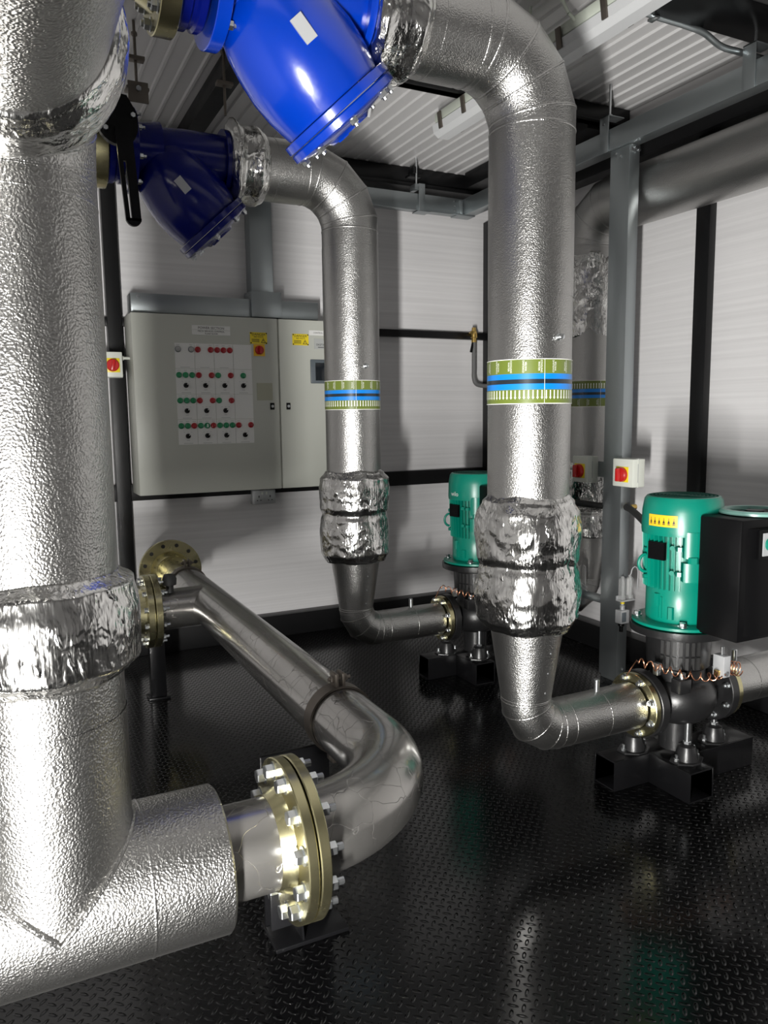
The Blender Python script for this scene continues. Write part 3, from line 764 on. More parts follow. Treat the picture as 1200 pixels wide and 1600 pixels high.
    mb = MB(); mb.lathe([(.143, .96), (.1445, .975), (.1425, 1.045), (.136, 1.085), (.128, 1.096), (.120, 1.098), (.120, 1.094), (.0, 1.094)], (X, y, 0), (0, 0, 1), M_TEAL, 64, False, False); fc = mb.build('fan_cover', t, 35)
    mb = MB()
    for k in range(1, 9): mb.ring((X, y, 1.0965), (0, 0, 1), .013*k+.006, .0035, M_TEALD, 40, 6)
    for k in range(16):
        a = 2*PI*k/16; mb.tube([V((X, y, 1.0955))+V((math.cos(a), math.sin(a), 0))*q for q in (.014, .12)], .0018, M_TEALD, 6)
    mb.lathe([(.022, 1.094), (.022, 1.098), (.0, 1.098)], (X, y, 0), (0, 0, 1), M_TEALD, 24, False, False)
    mb.build('fan_grille', fc, 60)
    a = math.radians(-174); d = V((math.cos(a), math.sin(a), 0)); w = V((-d.y, d.x, 0)); c = V((X, y, .905))+d*.143
    mb = MB(); vs = [c+w*p+V((0, 0, q))+d*e_ for e_ in (-.01, .004) for p, q in ((-.034, -.032), (.034, -.032), (.034, .032), (-.034, .032))]
    mb._add(vs, [(3, 2, 1, 0), (4, 5, 6, 7), (0, 1, 5, 4), (1, 2, 6, 5), (2, 3, 7, 6), (3, 0, 4, 7)], M_BLKP); mb.build('rating_plate', t, 30)
    mb = MB(); a = math.radians(162); d = V((math.cos(a), math.sin(a), 0)); c = V((X, y, .85))+d*.142
    mb.tube([c+d*.026*math.sin(q)+V((0, 0, -.032*math.cos(q))) for q in [PI*k/12 for k in range(13)]], .006, M_TEAL, 8); mb.build('lifting_eye', t)
    # frequency drive on the aisle side
    bx0, bx1, by0, by1, bz0, bz1 = 2.165, 2.49, y-.310, y-.138, .625, 1.043
    mb = MB(); mb.box((bx0, by0, bz0), (bx1, by1, bz1), M_BLKP, .008); 
    mb.box((bx0+.03, by1-.005, bz0+.05), (bx1-.03, by1+.02, bz1-.03), M_BLKP, .004)
    # sculpted front cover
    mb._add([V(p) for p in ((bx0+.03, by0, bz0+.02), (bx0+.085, by0-.022, bz0+.02), (bx1-.02, by0-.022, bz0+.02), (bx0+.03, by0, bz1-.03), (bx0+.065, by0-.022, bz1-.03), (bx1-.02, by0-.022, bz1-.03), (bx1-.02, by0, bz0+.02), (bx1-.02, by0, bz1-.03))],
            [(0, 1, 4, 3), (1, 2, 5, 4), (2, 6, 7, 5), (3, 4, 5, 7), (0, 6, 2, 1)], M_BLKP)
    dr = mb.build('drive_box', t, 30)
    mb = MB(); c = V(((bx0+bx1)/2+.02, (by0+by1)/2+.01, bz1)); mb.lathe([(.098, 0), (.118, .004), (.118, .012), (.110, .018), (.092, .018), (.088, .004), (.0, .003)], c, (0, 0, 1), M_AQUA, 48, False, False); mb.build('fan_ring', dr, 30, 'pale teal ring round the cooling fan')
    mb = MB()
    for k in range(9):
        a = 2*PI*k/9; d = V((math.cos(a), math.sin(a), 0)); w = V((-d.y, d.x, 0)); p = c+V((0, 0, .006))
        mb._add([p+d*.02, p+d*.085-w*.012, p+d*.085+w*.022+V((0, 0, .005)), p+d*.02+w*.01+V((0, 0, .005))], [(0, 1, 2, 3)], M_BLKP)
    mb.lathe([(.03, .004), (.03, .014), (.0, .014)], c, (0, 0, 1), M_BLKP, 24, False, False); mb.build('cooling_fan', dr)
    mb = MB(); mb.box((bx0+.055, by0-.03, .91), (bx0+.22, by0-.021, 1.01), M_BLKP, .002); mb.box((bx0+.065, by0-.034, .922), (bx0+.21, by0-.029, 1.0), M_SILV, .003); ds = mb.build('display', dr, 30, 'silver display panel')
    mb = MB(); mb.lathe([(.022, 0), (.022, .012), (.018, .016), (.0, .016)], (bx0+.095, by0-.034, .962), (0, -1, 0), M_TEAL, 24); mb.build('control_knob', ds)
    # copper capillaries and differential sensor
    mb = MB(); P = []
    A = smooth([V((2.012, y-.03, .505)), V((2.05, y-.09, .495)), V((2.11, y-.135, .478)), V((2.19, y-.165, .462)), V((2.275, y-.155, .452))], 45)
    for k, p in enumerate(A):
        a = 2*PI*9*k/len(A); q = (A[min(k+1, len(A)-1)]-A[max(k-1, 0)]).normalized(); w = q.cross(V((0, 0, 1))).normalized()
        P.append(p+w*.012*math.cos(a)+V((0, 0, .015*math.sin(a))))
    P = [V((1.998, y+.02, .44)), V((2.0, y+.0, .475)), V((2.008, y-.02, .51))]+P+[V((2.29, y-.15, .44))]
    mb.tube(P, .0022, M_COPPER, 6); mb.build('copper_capillary', t, 60)
    mb = MB(); P = [(2.345+.020*math.cos(k*.42)+.0004*k, y-.13-.0006*k, .462+.026*math.sin(k*.42)) for k in range(60)]; mb.tube(P, .002, M_COPPER, 6); mb.build('copper_capillary', t, 60)
    mb = MB(); mb.box((2.287, y-.165, .44), (2.322, y-.115, .52), M_SILV, .003); mb.cyl((2.305, y-.14, .52), (2.305, y-.14, .55), .006, M_ZINC, n=12); mb.cyl((2.297, y-.164, .455), (2.297, y-.172, .455), .008, M_ZINC, n=12); mb.box((2.275, y-.15, .445), (2.287, y-.13, .465), M_BRASS, .002)
    mb.build('pressure_sensor', t, 30, 'small silver sensor block')
    mb = MB(); mb.box((2.10, y-.140, .40), (2.155, y-.095, .452), M_CAST, .004); mb.cyl((2.13, y-.118, .452), (2.13, y-.118, .472), .012, M_ZINC, n=16); mb.build('vent_plug', t, 30)
    mb = MB(); mb.box((2.055, y-.075, .46), (2.075, y-.05, .505), M_ZINC, .003); mb.build('capillary_clip', t, 30)
    return t
p1 = pump(DY1, 'teal inline pump standing front right with a black drive box, on a black frame')
p2 = dup(p1, OFF, 'teal inline pump standing behind the large middle pipe, mostly hidden')
# stickers differ
def on_cap(deg, du, dz, y, z0=1.015, rr=.1448, X=2.235):
    a = math.radians(deg)+du/rr; return V((X+rr*math.cos(a), y+rr*math.sin(a), z0+dz))
mb = MB(); vs = []; F = []
K = 12
for j in range(2):
    for i in range(K+1): vs.append(on_cap(-167, (i/K-.5)*.115, (j-.5)*.042, DY1))
F = [(i, i+1, K+1+i+1, K+1+i) for i in range(K)]; mb._add(vs, F, M_YELO); st = mb.build('warning_sticker', p1, 30, 'amber strip with six black symbols')
mb = MB()
for i in range(6):
    u0 = (i-2.5)*.018
    def w(du, dz): return on_cap(-167, u0+du, dz, DY1, rr=.1452)
    mb._add([w(-.005, -.008), w(.005, -.008), w(0, .006)], [(0, 1, 2)], M_INK)
    mb._add([w(-.001, -.012), w(.001, -.012), w(.001, .011), w(-.001, .011)], [(0, 1, 2, 3)], M_INK)
    mb._add([w(-.0055, -.013), w(.0055, -.013), w(.0055, -.0105), w(-.0055, -.0105)], [(0, 1, 2, 3)], M_INK)
mb.build('symbols', st)
mb = MB(); add_text(mb, 'wilo', .034, lambda v: on_cap(-172, v.x, v.y, DY2, .992, .1452), M_WHITE, ext=0); mb.build('maker_lettering', p2, label='white lettering on the fan cover')

# ------------------------------------------------------------------ outlet pipes, right riser and overhead header
HX = 2.995; ZR = 2.50; RH = .145
t = thing('pump_outlet_pipe', (2.7, DY1, ZP-RB), 'clad outlet pipe leaving the front pump at the right edge', 'pipe')
mb = MB(); mb.miter([(2.475, DY1, ZP), (2.90, DY1, ZP)], r2+.004, M_CLADF, 64, caps=(False, True)); mb.ring((2.60, DY1, ZP), (1, 0, 0), r2+.004, .0025, M_CLADF, 64); mb.build('pipe_cladding', t)
f = flange_disc(t, (2.435, DY1, ZP), (1, 0, 0), .118, r2-.02, .024, M_ZY, label='yellow zinc flange ring')
mb = MB(); mb.lathe([(r2-.01, 0), (r2+.002, 0), (r2+.002, .02), (r2-.01, .02)], (2.460, DY1, ZP), (1, 0, 0), mat('cream_insulation', (.72, .66, .48), .7), 48, False, False); mb.build('insulation_edge', t)
mb = MB(); mb.lathe([(.010, 0), (.010, .045), (.008, .047)], (2.545, DY1, ZP+r2), (0, 0, 1), M_ZINC, 20); mb.build('thermometer_pocket', t)

t = thing('insulated_return_riser', (HX, DY2, ZP-RB), 'foil-clad riser behind the grey post turning forward under the ceiling along the right wall', 'pipe')
mb = MB(); y = DY2; e = .115
P = [V((2.47, y, ZP)), V((HX-e, y, ZP))]
for k in range(3):
    a = (k+.5)/3*PI/2; P.append(V((HX-e+e*math.sin(a), y, ZP+e-e*math.cos(a))))
P += [V((HX, y, ZP+e)), V((HX, y, .46))]
mb.miter(P, r2, M_CLADF, 64, .003); mb.lathe([(r2, 0), (.134, .26)], (HX, y, .46), (0, 0, 1), M_CLADF, 64, False, False); mb.build('reducer_cladding', t)
mb = MB(); R = .20; P = [V((HX, y, 1.1)), V((HX, y, ZR-R))]
for k in range(3):
    a = (k+.5)/3*PI/2; P.append(V((HX, y-R+R*math.cos(a), ZR-R+R*math.sin(a))))
P += [V((HX, y-R, ZR)), V((HX, 2.0, ZR)), V((HX, -.9, ZR))]
mb.miter(P, RH, M_CLADF, 96, caps=(False, True)); mb.build('pipe_cladding', t)
foil_sleeve('foil_muff', t, (HX, y, .70), (0, 0, 1), [(.130, 0), (.160, .012), (.166, .06), (.16, .13), (.14, .15), (.150, .17), (.170, .21), (.174, .38), (.16, .43), (.136, .446), (RH, .452)], 11, .010, 112, .006)
foil_sleeve('foil_muff', t, (HX, y, 1.815), (0, 0, 1), [(RH, 0), (.150, .012), (.154, .09), (.150, .16), (.158, .20), (.156, .36), (.148, .43), (RH, .445)], 12, .010, 112, .006)
marker_band(t, HX, y, 1.437, 1.578, RH+.0022, True)
mb = MB(); mb.lathe([(.01, 0), (.01, .035)], (2.70, y, ZP+r2), (0, 0, 1), M_ZINC, 16); mb.build('thermometer_pocket', t)

# ------------------------------------------------------------------ cable trunking
t = thing('cable_trunking', (2.80, 2.0, 2.67), 'galvanised trunking running overhead along the right side and turning along the back wall', 'trunking')
TX0, TX1, TZ0, TZ1 = 2.755, 2.83, 2.672, 2.772
mb = MB(); mb.box((TX0, -1.0, TZ0), (TX1, 4.42, TZ1), M_GALV, .002); mb.build('side_run', t, 30)
mb = MB(); mb.box((.9, 4.37, TZ0), (TX0, 4.43, TZ1), M_GALV, .002); mb.build('back_run', t, 30)
mb = MB(); mb.box((TX0-.05, 4.35, TZ0-.004), (TX0+.08, 4.44, TZ0+.004), M_GALV, .001); mb.box((TX0-.03, 4.362, TZ0), (TX0-.005, 4.372, TZ1-.01), M_GALV, .001)
for k in range(3):
    for s in (-.05, .02): mb.hexp((TX0+s-.015, 4.369, TZ0+.02+k*.03), (TX0+s-.015, 4.364, TZ0+.02+k*.03), .006, M_ZINC)
mb.build('corner_joint', t, 30)
for yy in (3.07, 2.25):
    mb = MB(); mb.box((TX0-.006, yy-.03, TZ0-.004), (TX0-.001, yy+.03, TZ1+.07), M_GALV, .001); mb.box((TX0-.006, yy-.03, TZ1+.064), (TX1+.02, yy+.03, TZ1+.07), M_GALV, .001)
    mb.hexp((TX0+.03, yy, TZ1+.07), (TX0+.03, yy, TZ1+.082), .012, M_ZINC); mb.hexp((TX0-.006, yy, TZ1+.03), (TX0-.012, yy, TZ1+.03), .007, M_ZINC)
    mb.cyl((TX0+.03, yy, TZ1+.07), (TX0+.03, yy, ZC-.005 if yy > 3 else 2.893), .006, M_ZINC, n=10); mb.build('hanger_bracket', t, 30)
for xx in (2.45,):
    mb = MB(); mb.box((xx-.022, 4.362, TZ0-.004), (xx+.022, 4.367, TZ1+.06), M_GALV, .001); mb.box((xx-.05, 4.36, TZ1+.02), (xx-.022, 4.43, TZ1+.055), M_GALV, .001); mb.box((xx-.03, 4.36, TZ0-.006), (xx+.06, 4.44, TZ0-.001), M_GALV, .001)
    mb.hexp((xx, 4.362, TZ1+.03), (xx, 4.357, TZ1+.03), .007, M_ZINC)
    mb.cyl((xx-.02, 4.40, TZ1+.03), (xx-.02, 4.40, ZC-.005), .006, M_ZINC, n=10); mb.box((xx-.06, 4.41, TZ1+.11), (xx+.02, 4.47, TZ1+.125), M_BLK, .002); mb.box((xx-.05, 4.38, TZ1+.125), (xx-.03, 4.45, TZ1+.165), M_BLK, .002); mb.build('hanger_bracket', t, 30)
t = thing('cable_trunking', (2.80, 2.98, 0.035), 'galvanised upright trunking post standing between the front pump and the rear riser', 'trunking')
mb = MB(); mb.box((2.772, 2.915, .03), (2.836, 3.045, TZ0-.001), M_GALV, .002); mb.build('trunking_body', t, 30)
mb = MB(); mb.box((2.80, 2.90, 0), (2.832, 3.06, .03), M_GALV, .001); mb.build('foot_channel', t, 30)
mb = MB(); mb.box((2.776, 2.908, TZ0-.03), (2.832, 2.914, TZ0-.002), M_ZINC, .001)
for a, b, c in ((2.80, 2.906, 2.655), (2.822, 2.906, 2.645)): mb.hexp((a, b+.002, c), (a, b-.006, c), .007, M_ZINC)
mb.build('top_bracket', t, 30)
mb = MB()
for yy, zz_ in ((2.97, 2.63), (3.0, 2.65)): mb.hexp((2.772, yy, zz_), (2.766, yy, zz_), .006, M_ZINC)
mb.hexp((2.815, 2.915, .075), (2.815, 2.910, .075), .006, M_ZINC); mb.build('rivets', t, 30)
t = thing('cable_trunking', (1.46, 4.65, 2.14), 'galvanised trunking dropping down the back wall onto the control panel', 'trunking')
mb = MB(); mb.box((1.405, 4.60, 2.135), (1.545, 4.699, 2.95), M_GALV, .004); mb.build('vertical_run', t, 30)
mb = MB(); mb.box((.69, 4.52, 1.99), (1.80, 4.649, 2.095), M_GALV, .003); mb.hexp((.73, 4.52, 2.075), (.73, 4.515, 2.075), .009, M_ZINC); mb.build('horizontal_run', t, 30)
mb = MB(); mb.box((1.372, 4.50, 1.99), (1.56, 4.649, 2.14), M_GALV, .003); mb.build('tee_box', t, 30)

# ------------------------------------------------------------------ control panel
FY = 4.40; PX0, PX1, PXM, PZ0, PZ1 = .668, 1.90, 1.497, 1.075, 2.073
t = thing('control_panel', (1.28, 4.55, PZ0), 'grey two-door control panel on the back wall with rows of red and green indicator lamps', 'control panel')
mb = MB(); mb.box((PX0, FY+.022, PZ0), (PX1, 4.648, PZ1), M_PANEL, .004); mb.build('enclosure', t, 30)
mb = MB(); mb.box((PX0, FY, PZ0), (PXM-.004, FY+.02, PZ1), M_PANEL, .005); d1 = mb.build('door', t, 30)
mb = MB(); mb.box((PXM+.004, FY, PZ0), (PX1, FY+.02, PZ1), M_PANEL, .005); d2 = mb.build('door', t, 30)
F_ = 1200.
# the same camera the scene uses, to place small fittings on the door plane
YAW, PIT, ROLL, CAM = .459310528, .124441853, -.012635686, V((0, 0, 1.4))
def cam_axes():
    cy, sy = math.cos(YAW), math.sin(YAW)
    f = V((sy, cy, 0)); r = V((cy, -sy, 0)); u = V((0, 0, 1))
    f2 = f*math.cos(PIT)-u*math.sin(PIT); u2 = u*math.cos(PIT)+f*math.sin(PIT)
    return r*math.cos(ROLL)+u2*math.sin(ROLL), -r*math.sin(ROLL)+u2*math.cos(ROLL), f2
gx0, gx1, gz0, gz1 = .892, 1.332, 1.352, 1.918      # the 4 x 4 field of label plates
cw, ch = (gx1-gx0)/4, (gz1-gz0)/4
LAY = [[('w', .17), ('w', .83), None, ('r', .17), ('r', .83), None, ('r', .17), ('r', .5), ('r', .83), None, None],
       ]
rows = [(['w.w', 'r.r', 'rrr', '...'], '0000'), (['ggg', 'r.r', 'g.r', '.g.'], '1111'), (['ggg', 'r.r', 'g.r', '...'], '1110'), (['ggr', 'ggr', 'ggg', 'r.r'], '1111')]
for ri, (cells, sel) in enumerate(rows):
    for ci, cell in enumerate(cells):
        x0 = gx0+ci*cw; z1 = gz1-ri*ch
        mb = MB(); mb.box((x0+.0012, FY-.0025, z1-ch+.0012), (x0+cw-.0012, FY-.0002, z1-.0012), M_WHITE)
        for k, c in enumerate(cell):
            if c != '.':
                xx = x0+cw*(.17, .5, .83)[k]; mb.box((xx-.009, FY-.0031, z1-ch*.085), (xx+.009, FY-.0024, z1-ch*.065), M_GREYL)
        if sel[ci] == '1':
            for dx in (-.02, 0, .02): mb.box((x0+cw/2+dx-.004, FY-.0031, z1-ch*.51), (x0+cw/2+dx+.004, FY-.0024, z1-ch*.495), M_GREYL)
            mb.box((x0+cw/2-.008, FY-.0031, z1-ch*.835), (x0+cw/2+.008, FY-.0024, z1-ch*.815), M_GREYL)
        if cell != '...': mb.box((x0+cw/2-.026, FY-.0031, z1-ch*.955), (x0+cw/2+.026, FY-.0024, z1-ch*.935), M_GREYL)
        pl = mb.build('label_plate', t, 30)
        for k, c in enumerate(cell):
            if c == '.': continue
            mb = MB(); xx = x0+cw*(.17, .5, .83)[k]; zc = z1-ch*.25
            mm = {'w': M_CLEARL, 'r': M_REDL, 'g': M_GREEN}[c]
            mb.lathe([(.0165, 0), (.0165, .004), (.0145, .006)], (xx, FY-.0025, zc), (0, -1, 0), {'w': M_BEZ, 'r': M_RED, 'g': M_GREEN}[c], 24, False, False)
            mb.lathe([(.0145, .005), (.0135, .010), (.008, .0125), (.0, .013)], (xx, FY-.0025, zc), (0, -1, 0), mm, 24, False, False)
            if ri == 3 and ci == 1 and k == 1: mb.box((xx-.003, FY-.0165, zc-.009), (xx+.003, FY-.0145, zc+.009), M_WHITE)
            mb.build('indicator_lamp', pl, 30, {'w': 'clear grey indicator lamp', 'r': 'red indicator lamp', 'g': 'green indicator lamp'}[c])
        if sel[ci] == '1':
            mb = MB(); xx = x0+cw/2; zc = z1-ch*.655
            mb.lathe([(.014, 0), (.014, .004), (.0115, .006), (.0105, .02), (.009, .022)], (xx, FY-.0025, zc), (0, -1, 0), M_BLKP, 24)
            mb.box((xx-.003, FY-.031, zc-.010), (xx+.003, FY-.022, zc+.012), M_BLKP, .001, Matrix.Rotation(.5, 4, 'Y')); mb.box((xx+.002, FY-.0315, zc+.002), (xx+.006, FY-.0308, zc+.013), M_WHITE, 0, Matrix.Rotation(.5, 4, 'Y'))
            mb.build('selector_switch', pl, 30)
def plate(parent, name, x0, x1, z0, z1, m, label=None):
    mb = MB(); mb.box((x0, FY-.0025, z0), (x1, FY-.0002, z1), m); return mb.build(name, parent, 30, label)
pl = plate(t, 'title_plate', .993, 1.21, 1.965, 2.017, M_WHITE, 'white engraved title plate')
mb = MB(); add_text(mb, 'POWER SECTION', .019, flatY(1.1015, FY-.003, 2.003), M_INK, ext=.0003); add_text(mb, 'MECH SERVICES CONTROL', .0125, flatY(1.1015, FY-.003, 1.985), M_INK, ext=.0003); add_text(mb, 'PLANT ROOM', .0115, flatY(1.1015, FY-.003, 1.972), M_INK, ext=.0003)
mb.box((.994, FY-.003, 1.9915), (1.209, FY-.0024, 1.993), M_GREYL); mb.build('lettering', pl)
def danger(xc, zc):
    pl = plate(t, 'danger_label', xc-.051, xc+.051, zc-.033, zc+.033, M_YEL, 'yellow danger label')
    mb = MB(); add_text(mb, 'DANGER', .020, flatY(xc, FY-.003, zc+.021), M_INK, ext=.0003); add_text(mb, '400 VOLTS', .012, flatY(xc, FY-.003, zc+.007), M_INK, ext=.0003)
    for k in range(3): mb.box((xc-.042, FY-.0031, zc-.008-k*.007), (xc+.004, FY-.0024, zc-.005-k*.007), M_INK)
    for a, b, c, d in ((.014, -.026, .042, -.023),): mb.box((xc+a, FY-.0031, zc+b), (xc+c, FY-.0024, zc+d), M_INK)
    for s in (-1, 1):
        mb._add([V((xc+.028+s*.014, FY-.003, zc-.024)), V((xc+.028+s*.010, FY-.003, zc-.024)), V((xc+.028, FY-.003, zc-.003)), V((xc+.028, FY-.003, zc+.001))], [(0, 1, 2, 3)], M_INK)
    mb.box((xc+.0265, FY-.0031, zc-.018), (xc+.0295, FY-.0024, zc-.008), M_INK)
    mb.build('lettering', pl)
    mb = MB()
    for sx in (-1, 1):
        for sz in (-1, 1): mb.lathe([(.0022, 0), (.004, .002), (.0, .002)], (xc+sx*.046, FY-.0025, zc+sz*.028), (0, -1, 0), M_BLKP, 10)
    mb.build('label_screws', pl)
danger(1.377, 1.957); danger(1.635, 1.957)
pl = plate(t, 'isolator_plate', 1.345, 1.412, 1.855, 1.922, M_YELO, 'amber switch plate')
mb = MB(); mb.lathe([(.026, 0), (.025, .012), (.022, .016), (.0, .016)], (1.378, FY-.0025, 1.889), (0, -1, 0), M_RED, 28); mb.box((1.372, FY-.034, 1.867), (1.384, FY-.018, 1.911), M_RED, .003); mb.build('rotary_handle', pl, 30, 'red rotary handle')
pl = plate(t, 'title_plate', 1.69, 1.86, 1.985, 2.014, M_WHITE, 'white engraved title plate')
mb = MB(); add_text(mb, 'CONTROL SECTION', .0125, flatY(1.775, FY-.003, 1.9995), M_INK, ext=.0003); mb.build('lettering', pl)
pl = plate(t, 'title_plate', 1.722, 1.842, 1.905, 1.966, M_GREYL, 'grey printed plate')
mb = MB(); add_text(mb, 'DIGITAL', .016, flatY(1.765, FY-.003, 1.93), M_INK, ext=.0003); mb.box((1.745, FY-.003, 1.913), (1.81, FY-.0024, 1.917), M_INK); mb.build('lettering', pl)
mb = MB(); mb.box((1.692, FY-.012, 1.70), (1.862, FY, 1.842), M_BEZ, .008); sc = mb.build('operator_screen', t, 30, 'slate framed operator screen')
mb = MB(); mb.box((1.722, FY-.0135, 1.717), (1.838, FY-.011, 1.823), M_SCREEN, .001); mb.build('screen_glass', sc, 30)
for xx, zz_ in ((1.448, 1.565), (1.548, 1.565)):
    mb = MB(); mb.box((xx-.013, FY-.004, zz_-.020), (xx+.013, FY, zz_+.020), M_BLKP, .004); lk = mb.build('door_lock', t, 30)
    mb = MB(); mb.lathe([(.008, 0), (.008, .006), (.0, .006)], (xx, FY-.004, zz_), (0, -1, 0), M_SILV, 16); mb.build('lock_insert', lk)
pl = plate(t, 'paper_note', 1.357, 1.452, 1.60, 1.70, mat('faded_cream_paper', (.40, .40, .31), .6), 'faded cream sticker')
t.location.z -= .1
# twin socket below the panel
t = thing('twin_socket', (1.45, 4.66, .89), 'double power socket just below the grey control panel', 'socket')
mb = MB(); mb.box((1.372, 4.61, .885), (1.520, 4.649, .975), M_SILV, .005); mb.build('back_box', t, 30)
mb = MB(); mb.box((1.374, 4.600, .887), (1.518, 4.610, .973), M_SILV, .004); fp = mb.build('face_plate', t, 30)
for sx in (-.036, .036):
    mb = MB(); c = 1.446+sx
    mb.box((c-.003, 4.5985, .927), (c+.003, 4.601, .940), M_INK); 
    for s in (-.011, .011): mb.box((c+s-.004, 4.5985, .908), (c+s+.004, 4.601, .913), M_INK)
    mb.build('pin_holes', fp)
    mb = MB(); mb.box((c-.006+(.022 if sx < 0 else -.022), 4.596, .945), (c+.006+(.022 if sx < 0 else -.022), 4.601, .963), M_PALE, .002); mb.build('rocker_switch', fp)
for sx in (-.036, .036):
    mb = MB(); mb.cyl((1.446+sx, 4.62, .975), (1.446+sx, 4.62, 1.0), .007, M_ZINC, n=12); mb.build('cable_gland', t)

t.location.z -= .022; t.location.y += 0

# ------------------------------------------------------------------ isolators
def isolator(name, lo, hi, face, label):
    lo, hi = V(lo), V(hi); c = (lo+hi)/2
    t = thing(name, (c.x, c.y, lo.z), label, 'isolator')
    mb = MB(); mb.box(lo, hi, M_PALE, .006); b = mb.build('switch_box', t, 30)
    if face == 'x':
        mb = MB(); mb.box((lo.x-.003, c.y-.040, c.z-.045), (lo.x, c.y+.040, c.z+.03), M_YEL, .001); p = mb.build('switch_plate', t, 30, 'yellow switch plate')
        ax = V((-1, 0, 0)); o = V((lo.x-.003, c.y, c.z-.008))
        mb = MB(); mb.lathe([(.036, 0), (.035, .014), (.03, .018), (0, .018)], o, ax, M_RED, 28); mb.box(o+V((-.04, -.009, -.032)), o+V((-.016, .009, .032)), M_RED, .004); mb.build('rotary_handle', p, 30, 'red rotary handle')
    else:
        mb = MB(); mb.box((c.x-.038, lo.y-.003, c.z-.042), (c.x+.038, lo.y, c.z+.034), M_YEL, .001); p = mb.build('switch_plate', t, 30, 'yellow switch plate')
        o = V((c.x, lo.y-.003, c.z-.004))
        mb = MB(); mb.lathe([(.034, 0), (.033, .014), (.028, .018), (0, .018)], o, (0, -1, 0), M_RED, 28); mb.box(o+V((-.009, -.038, -.03)), o+V((.009, -.016, .03)), M_RED, .004, Matrix.Rotation(.2, 4, 'Y')); mb.build('rotary_handle', p, 30, 'red rotary handle')
    mb = MB(); s = .006
    for a in (lo.z+.012, hi.z-.012):
        if face == 'x': mb.box((lo.x+.028, lo.y-.002, a-.012), (lo.x+.038, lo.y, a+.012), M_PALE, .001)
    mb.box((lo.x+.03, lo.y-.0015, lo.z+.002), (lo.x+.034, hi.y+.0015, hi.z+.0015), M_GREYL) if face == 'x' else mb.box((lo.x+.002, lo.y+.03, lo.z-.001), (hi.x+.001, lo.y+.034, hi.z+.0015), M_GREYL)
    mb.build('lid_joint', b)
    return t
isolator('isolator_switch', (2.712, 2.775, 1.04), (2.79, 2.914, 1.178), 'x', 'grey isolator box with red knob on the front of the upright trunking post')
isolator('isolator_switch', (2.715, 3.10, 1.04), (2.79, 3.22, 1.178), 'x', 'grey isolator box with red knob half hidden behind the upright trunking post')
mb = MB(); mb.box((2.79, 3.046, 1.07), (2.80, 3.20, 1.15), M_GALV); tag(mb.build('mounting_bracket'), 'galvanised strap holding the hidden isolator behind the trunking post', 'bracket')
ti = isolator('isolator_switch', (.515, 4.46, 1.628), (.622, 4.56, 1.765), 'y', 'grey isolator box with red knob on the black post left of the control panel')
mb = MB(); mb.cyl((.622, 4.51, 1.735), (.668, 4.51, 1.735), .008, M_PALE, n=14); mb.cyl((.622, 4.51, 1.735), (.634, 4.51, 1.735), .013, M_PALE, n=14); mb.build('cable_gland', ti)
mb = MB(); mb.box((.585, 4.56, 1.65), (.645, 4.632, 1.74), M_BLK); mb.build('stand_off', ti)

# ------------------------------------------------------------------ dosing bottles and solenoid on the post
t = thing('sight_bottles', (2.80, 2.90, .45), 'pair of small clear bottles fixed to the front of the trunking post', 'bottle')
for xx in (2.772, 2.822):
    mb = MB(); mb.lathe([(.0, 0), (.018, .0), (.019, .004), (.019, .105), (.012, .112), (.007, .114), (.007, .122), (.0, .122)], (xx, 2.888, .458), (0, 0, 1), M_GLASS, 24); b = mb.build('bottle', t, 40)
    mb = MB(); mb.lathe([(.005, 0), (.005, .115)], (xx+.004, 2.888, .46), (0, 0, 1), M_SILV, 12); mb.build('dip_tube', b)
mb = MB(); mb.box((2.755, 2.905, .45), (2.845, 2.915, .475), M_SILV, .002); mb.box((2.75, 2.868, .45), (2.845, 2.910, .457), M_SILV, .002); mb.build('bottle_rack', t)
mb = MB(); P = [(2.822, 2.888, .578)]+[(2.845-.023*math.cos(a)+.008, 2.888, .59+.03*math.sin(a)) for a in [PI*k/12 for k in range(13)]]+[(2.876, 2.89, .50)]; mb.tube(P, .003, M_SILV, 8); mb.build('thin_tube', t)
t = thing('pressure_transmitter', (2.775, 2.895, .33), 'small pale grey transmitter block low on the trunking post', 'sensor')
mb = MB(); mb.box((2.752, 2.870, .335), (2.808, 2.914, .405), M_SILV, .004); mb.box((2.757, 2.868, .345), (2.785, 2.8705, .395), M_BEZ, .001); mb.build('sensor_body', t, 30)
mb = MB(); mb.lathe([(.012, 0), (.012, .02), (.008, .024), (.008, .03)], (2.78, 2.892, .405), (0, 0, 1), M_SILV, 16); mb.lathe([(.010, .03), (.010, .05)], (2.78, 2.892, .405), (0, 0, 1), M_YEL, 16); mb.build('top_fitting', t)
mb = MB(); mb.lathe([(.016, 0), (.016, .014), (.010, .018), (.010, .045)], (2.775, 2.892, .335), (0, 0, -1), M_BLKP, 16); mb.build('cable_gland', t)
t = thing('sight_bottle', (2.83, 3.22, .43), 'clear bottle with thin tubes and a pale block behind the trunking post', 'bottle')
mb = MB(); mb.lathe([(.0, 0), (.02, 0), (.02, .11), (.008, .12), (.0, .12)], (2.80, 3.22, .46), (0, 0, 1), M_GLASS, 20); mb.build('bottle', t)
mb = MB(); mb.box((2.70, 3.20, .30), (2.745, 3.24, .385), M_PALE, .003); mb.build('sensor_body', t)
for dz in (0, .02):
    mb = MB(); mb.tube([(2.64+.16*s, 3.2-.02*s, .40+dz+.09*math.sin(PI*(.35+.5*s))) for s in [k/10 for k in range(11)]], .003, M_SILV, 8); mb.build('thin_tube', t)
mb = MB(); mb.box((2.74, 3.205, .36), (2.81, 3.235, .462), M_GALV, .002); mb.box((2.79, 3.048, .40), (2.815, 3.215, .44), M_GALV, .001); mb.build('bracket', t)

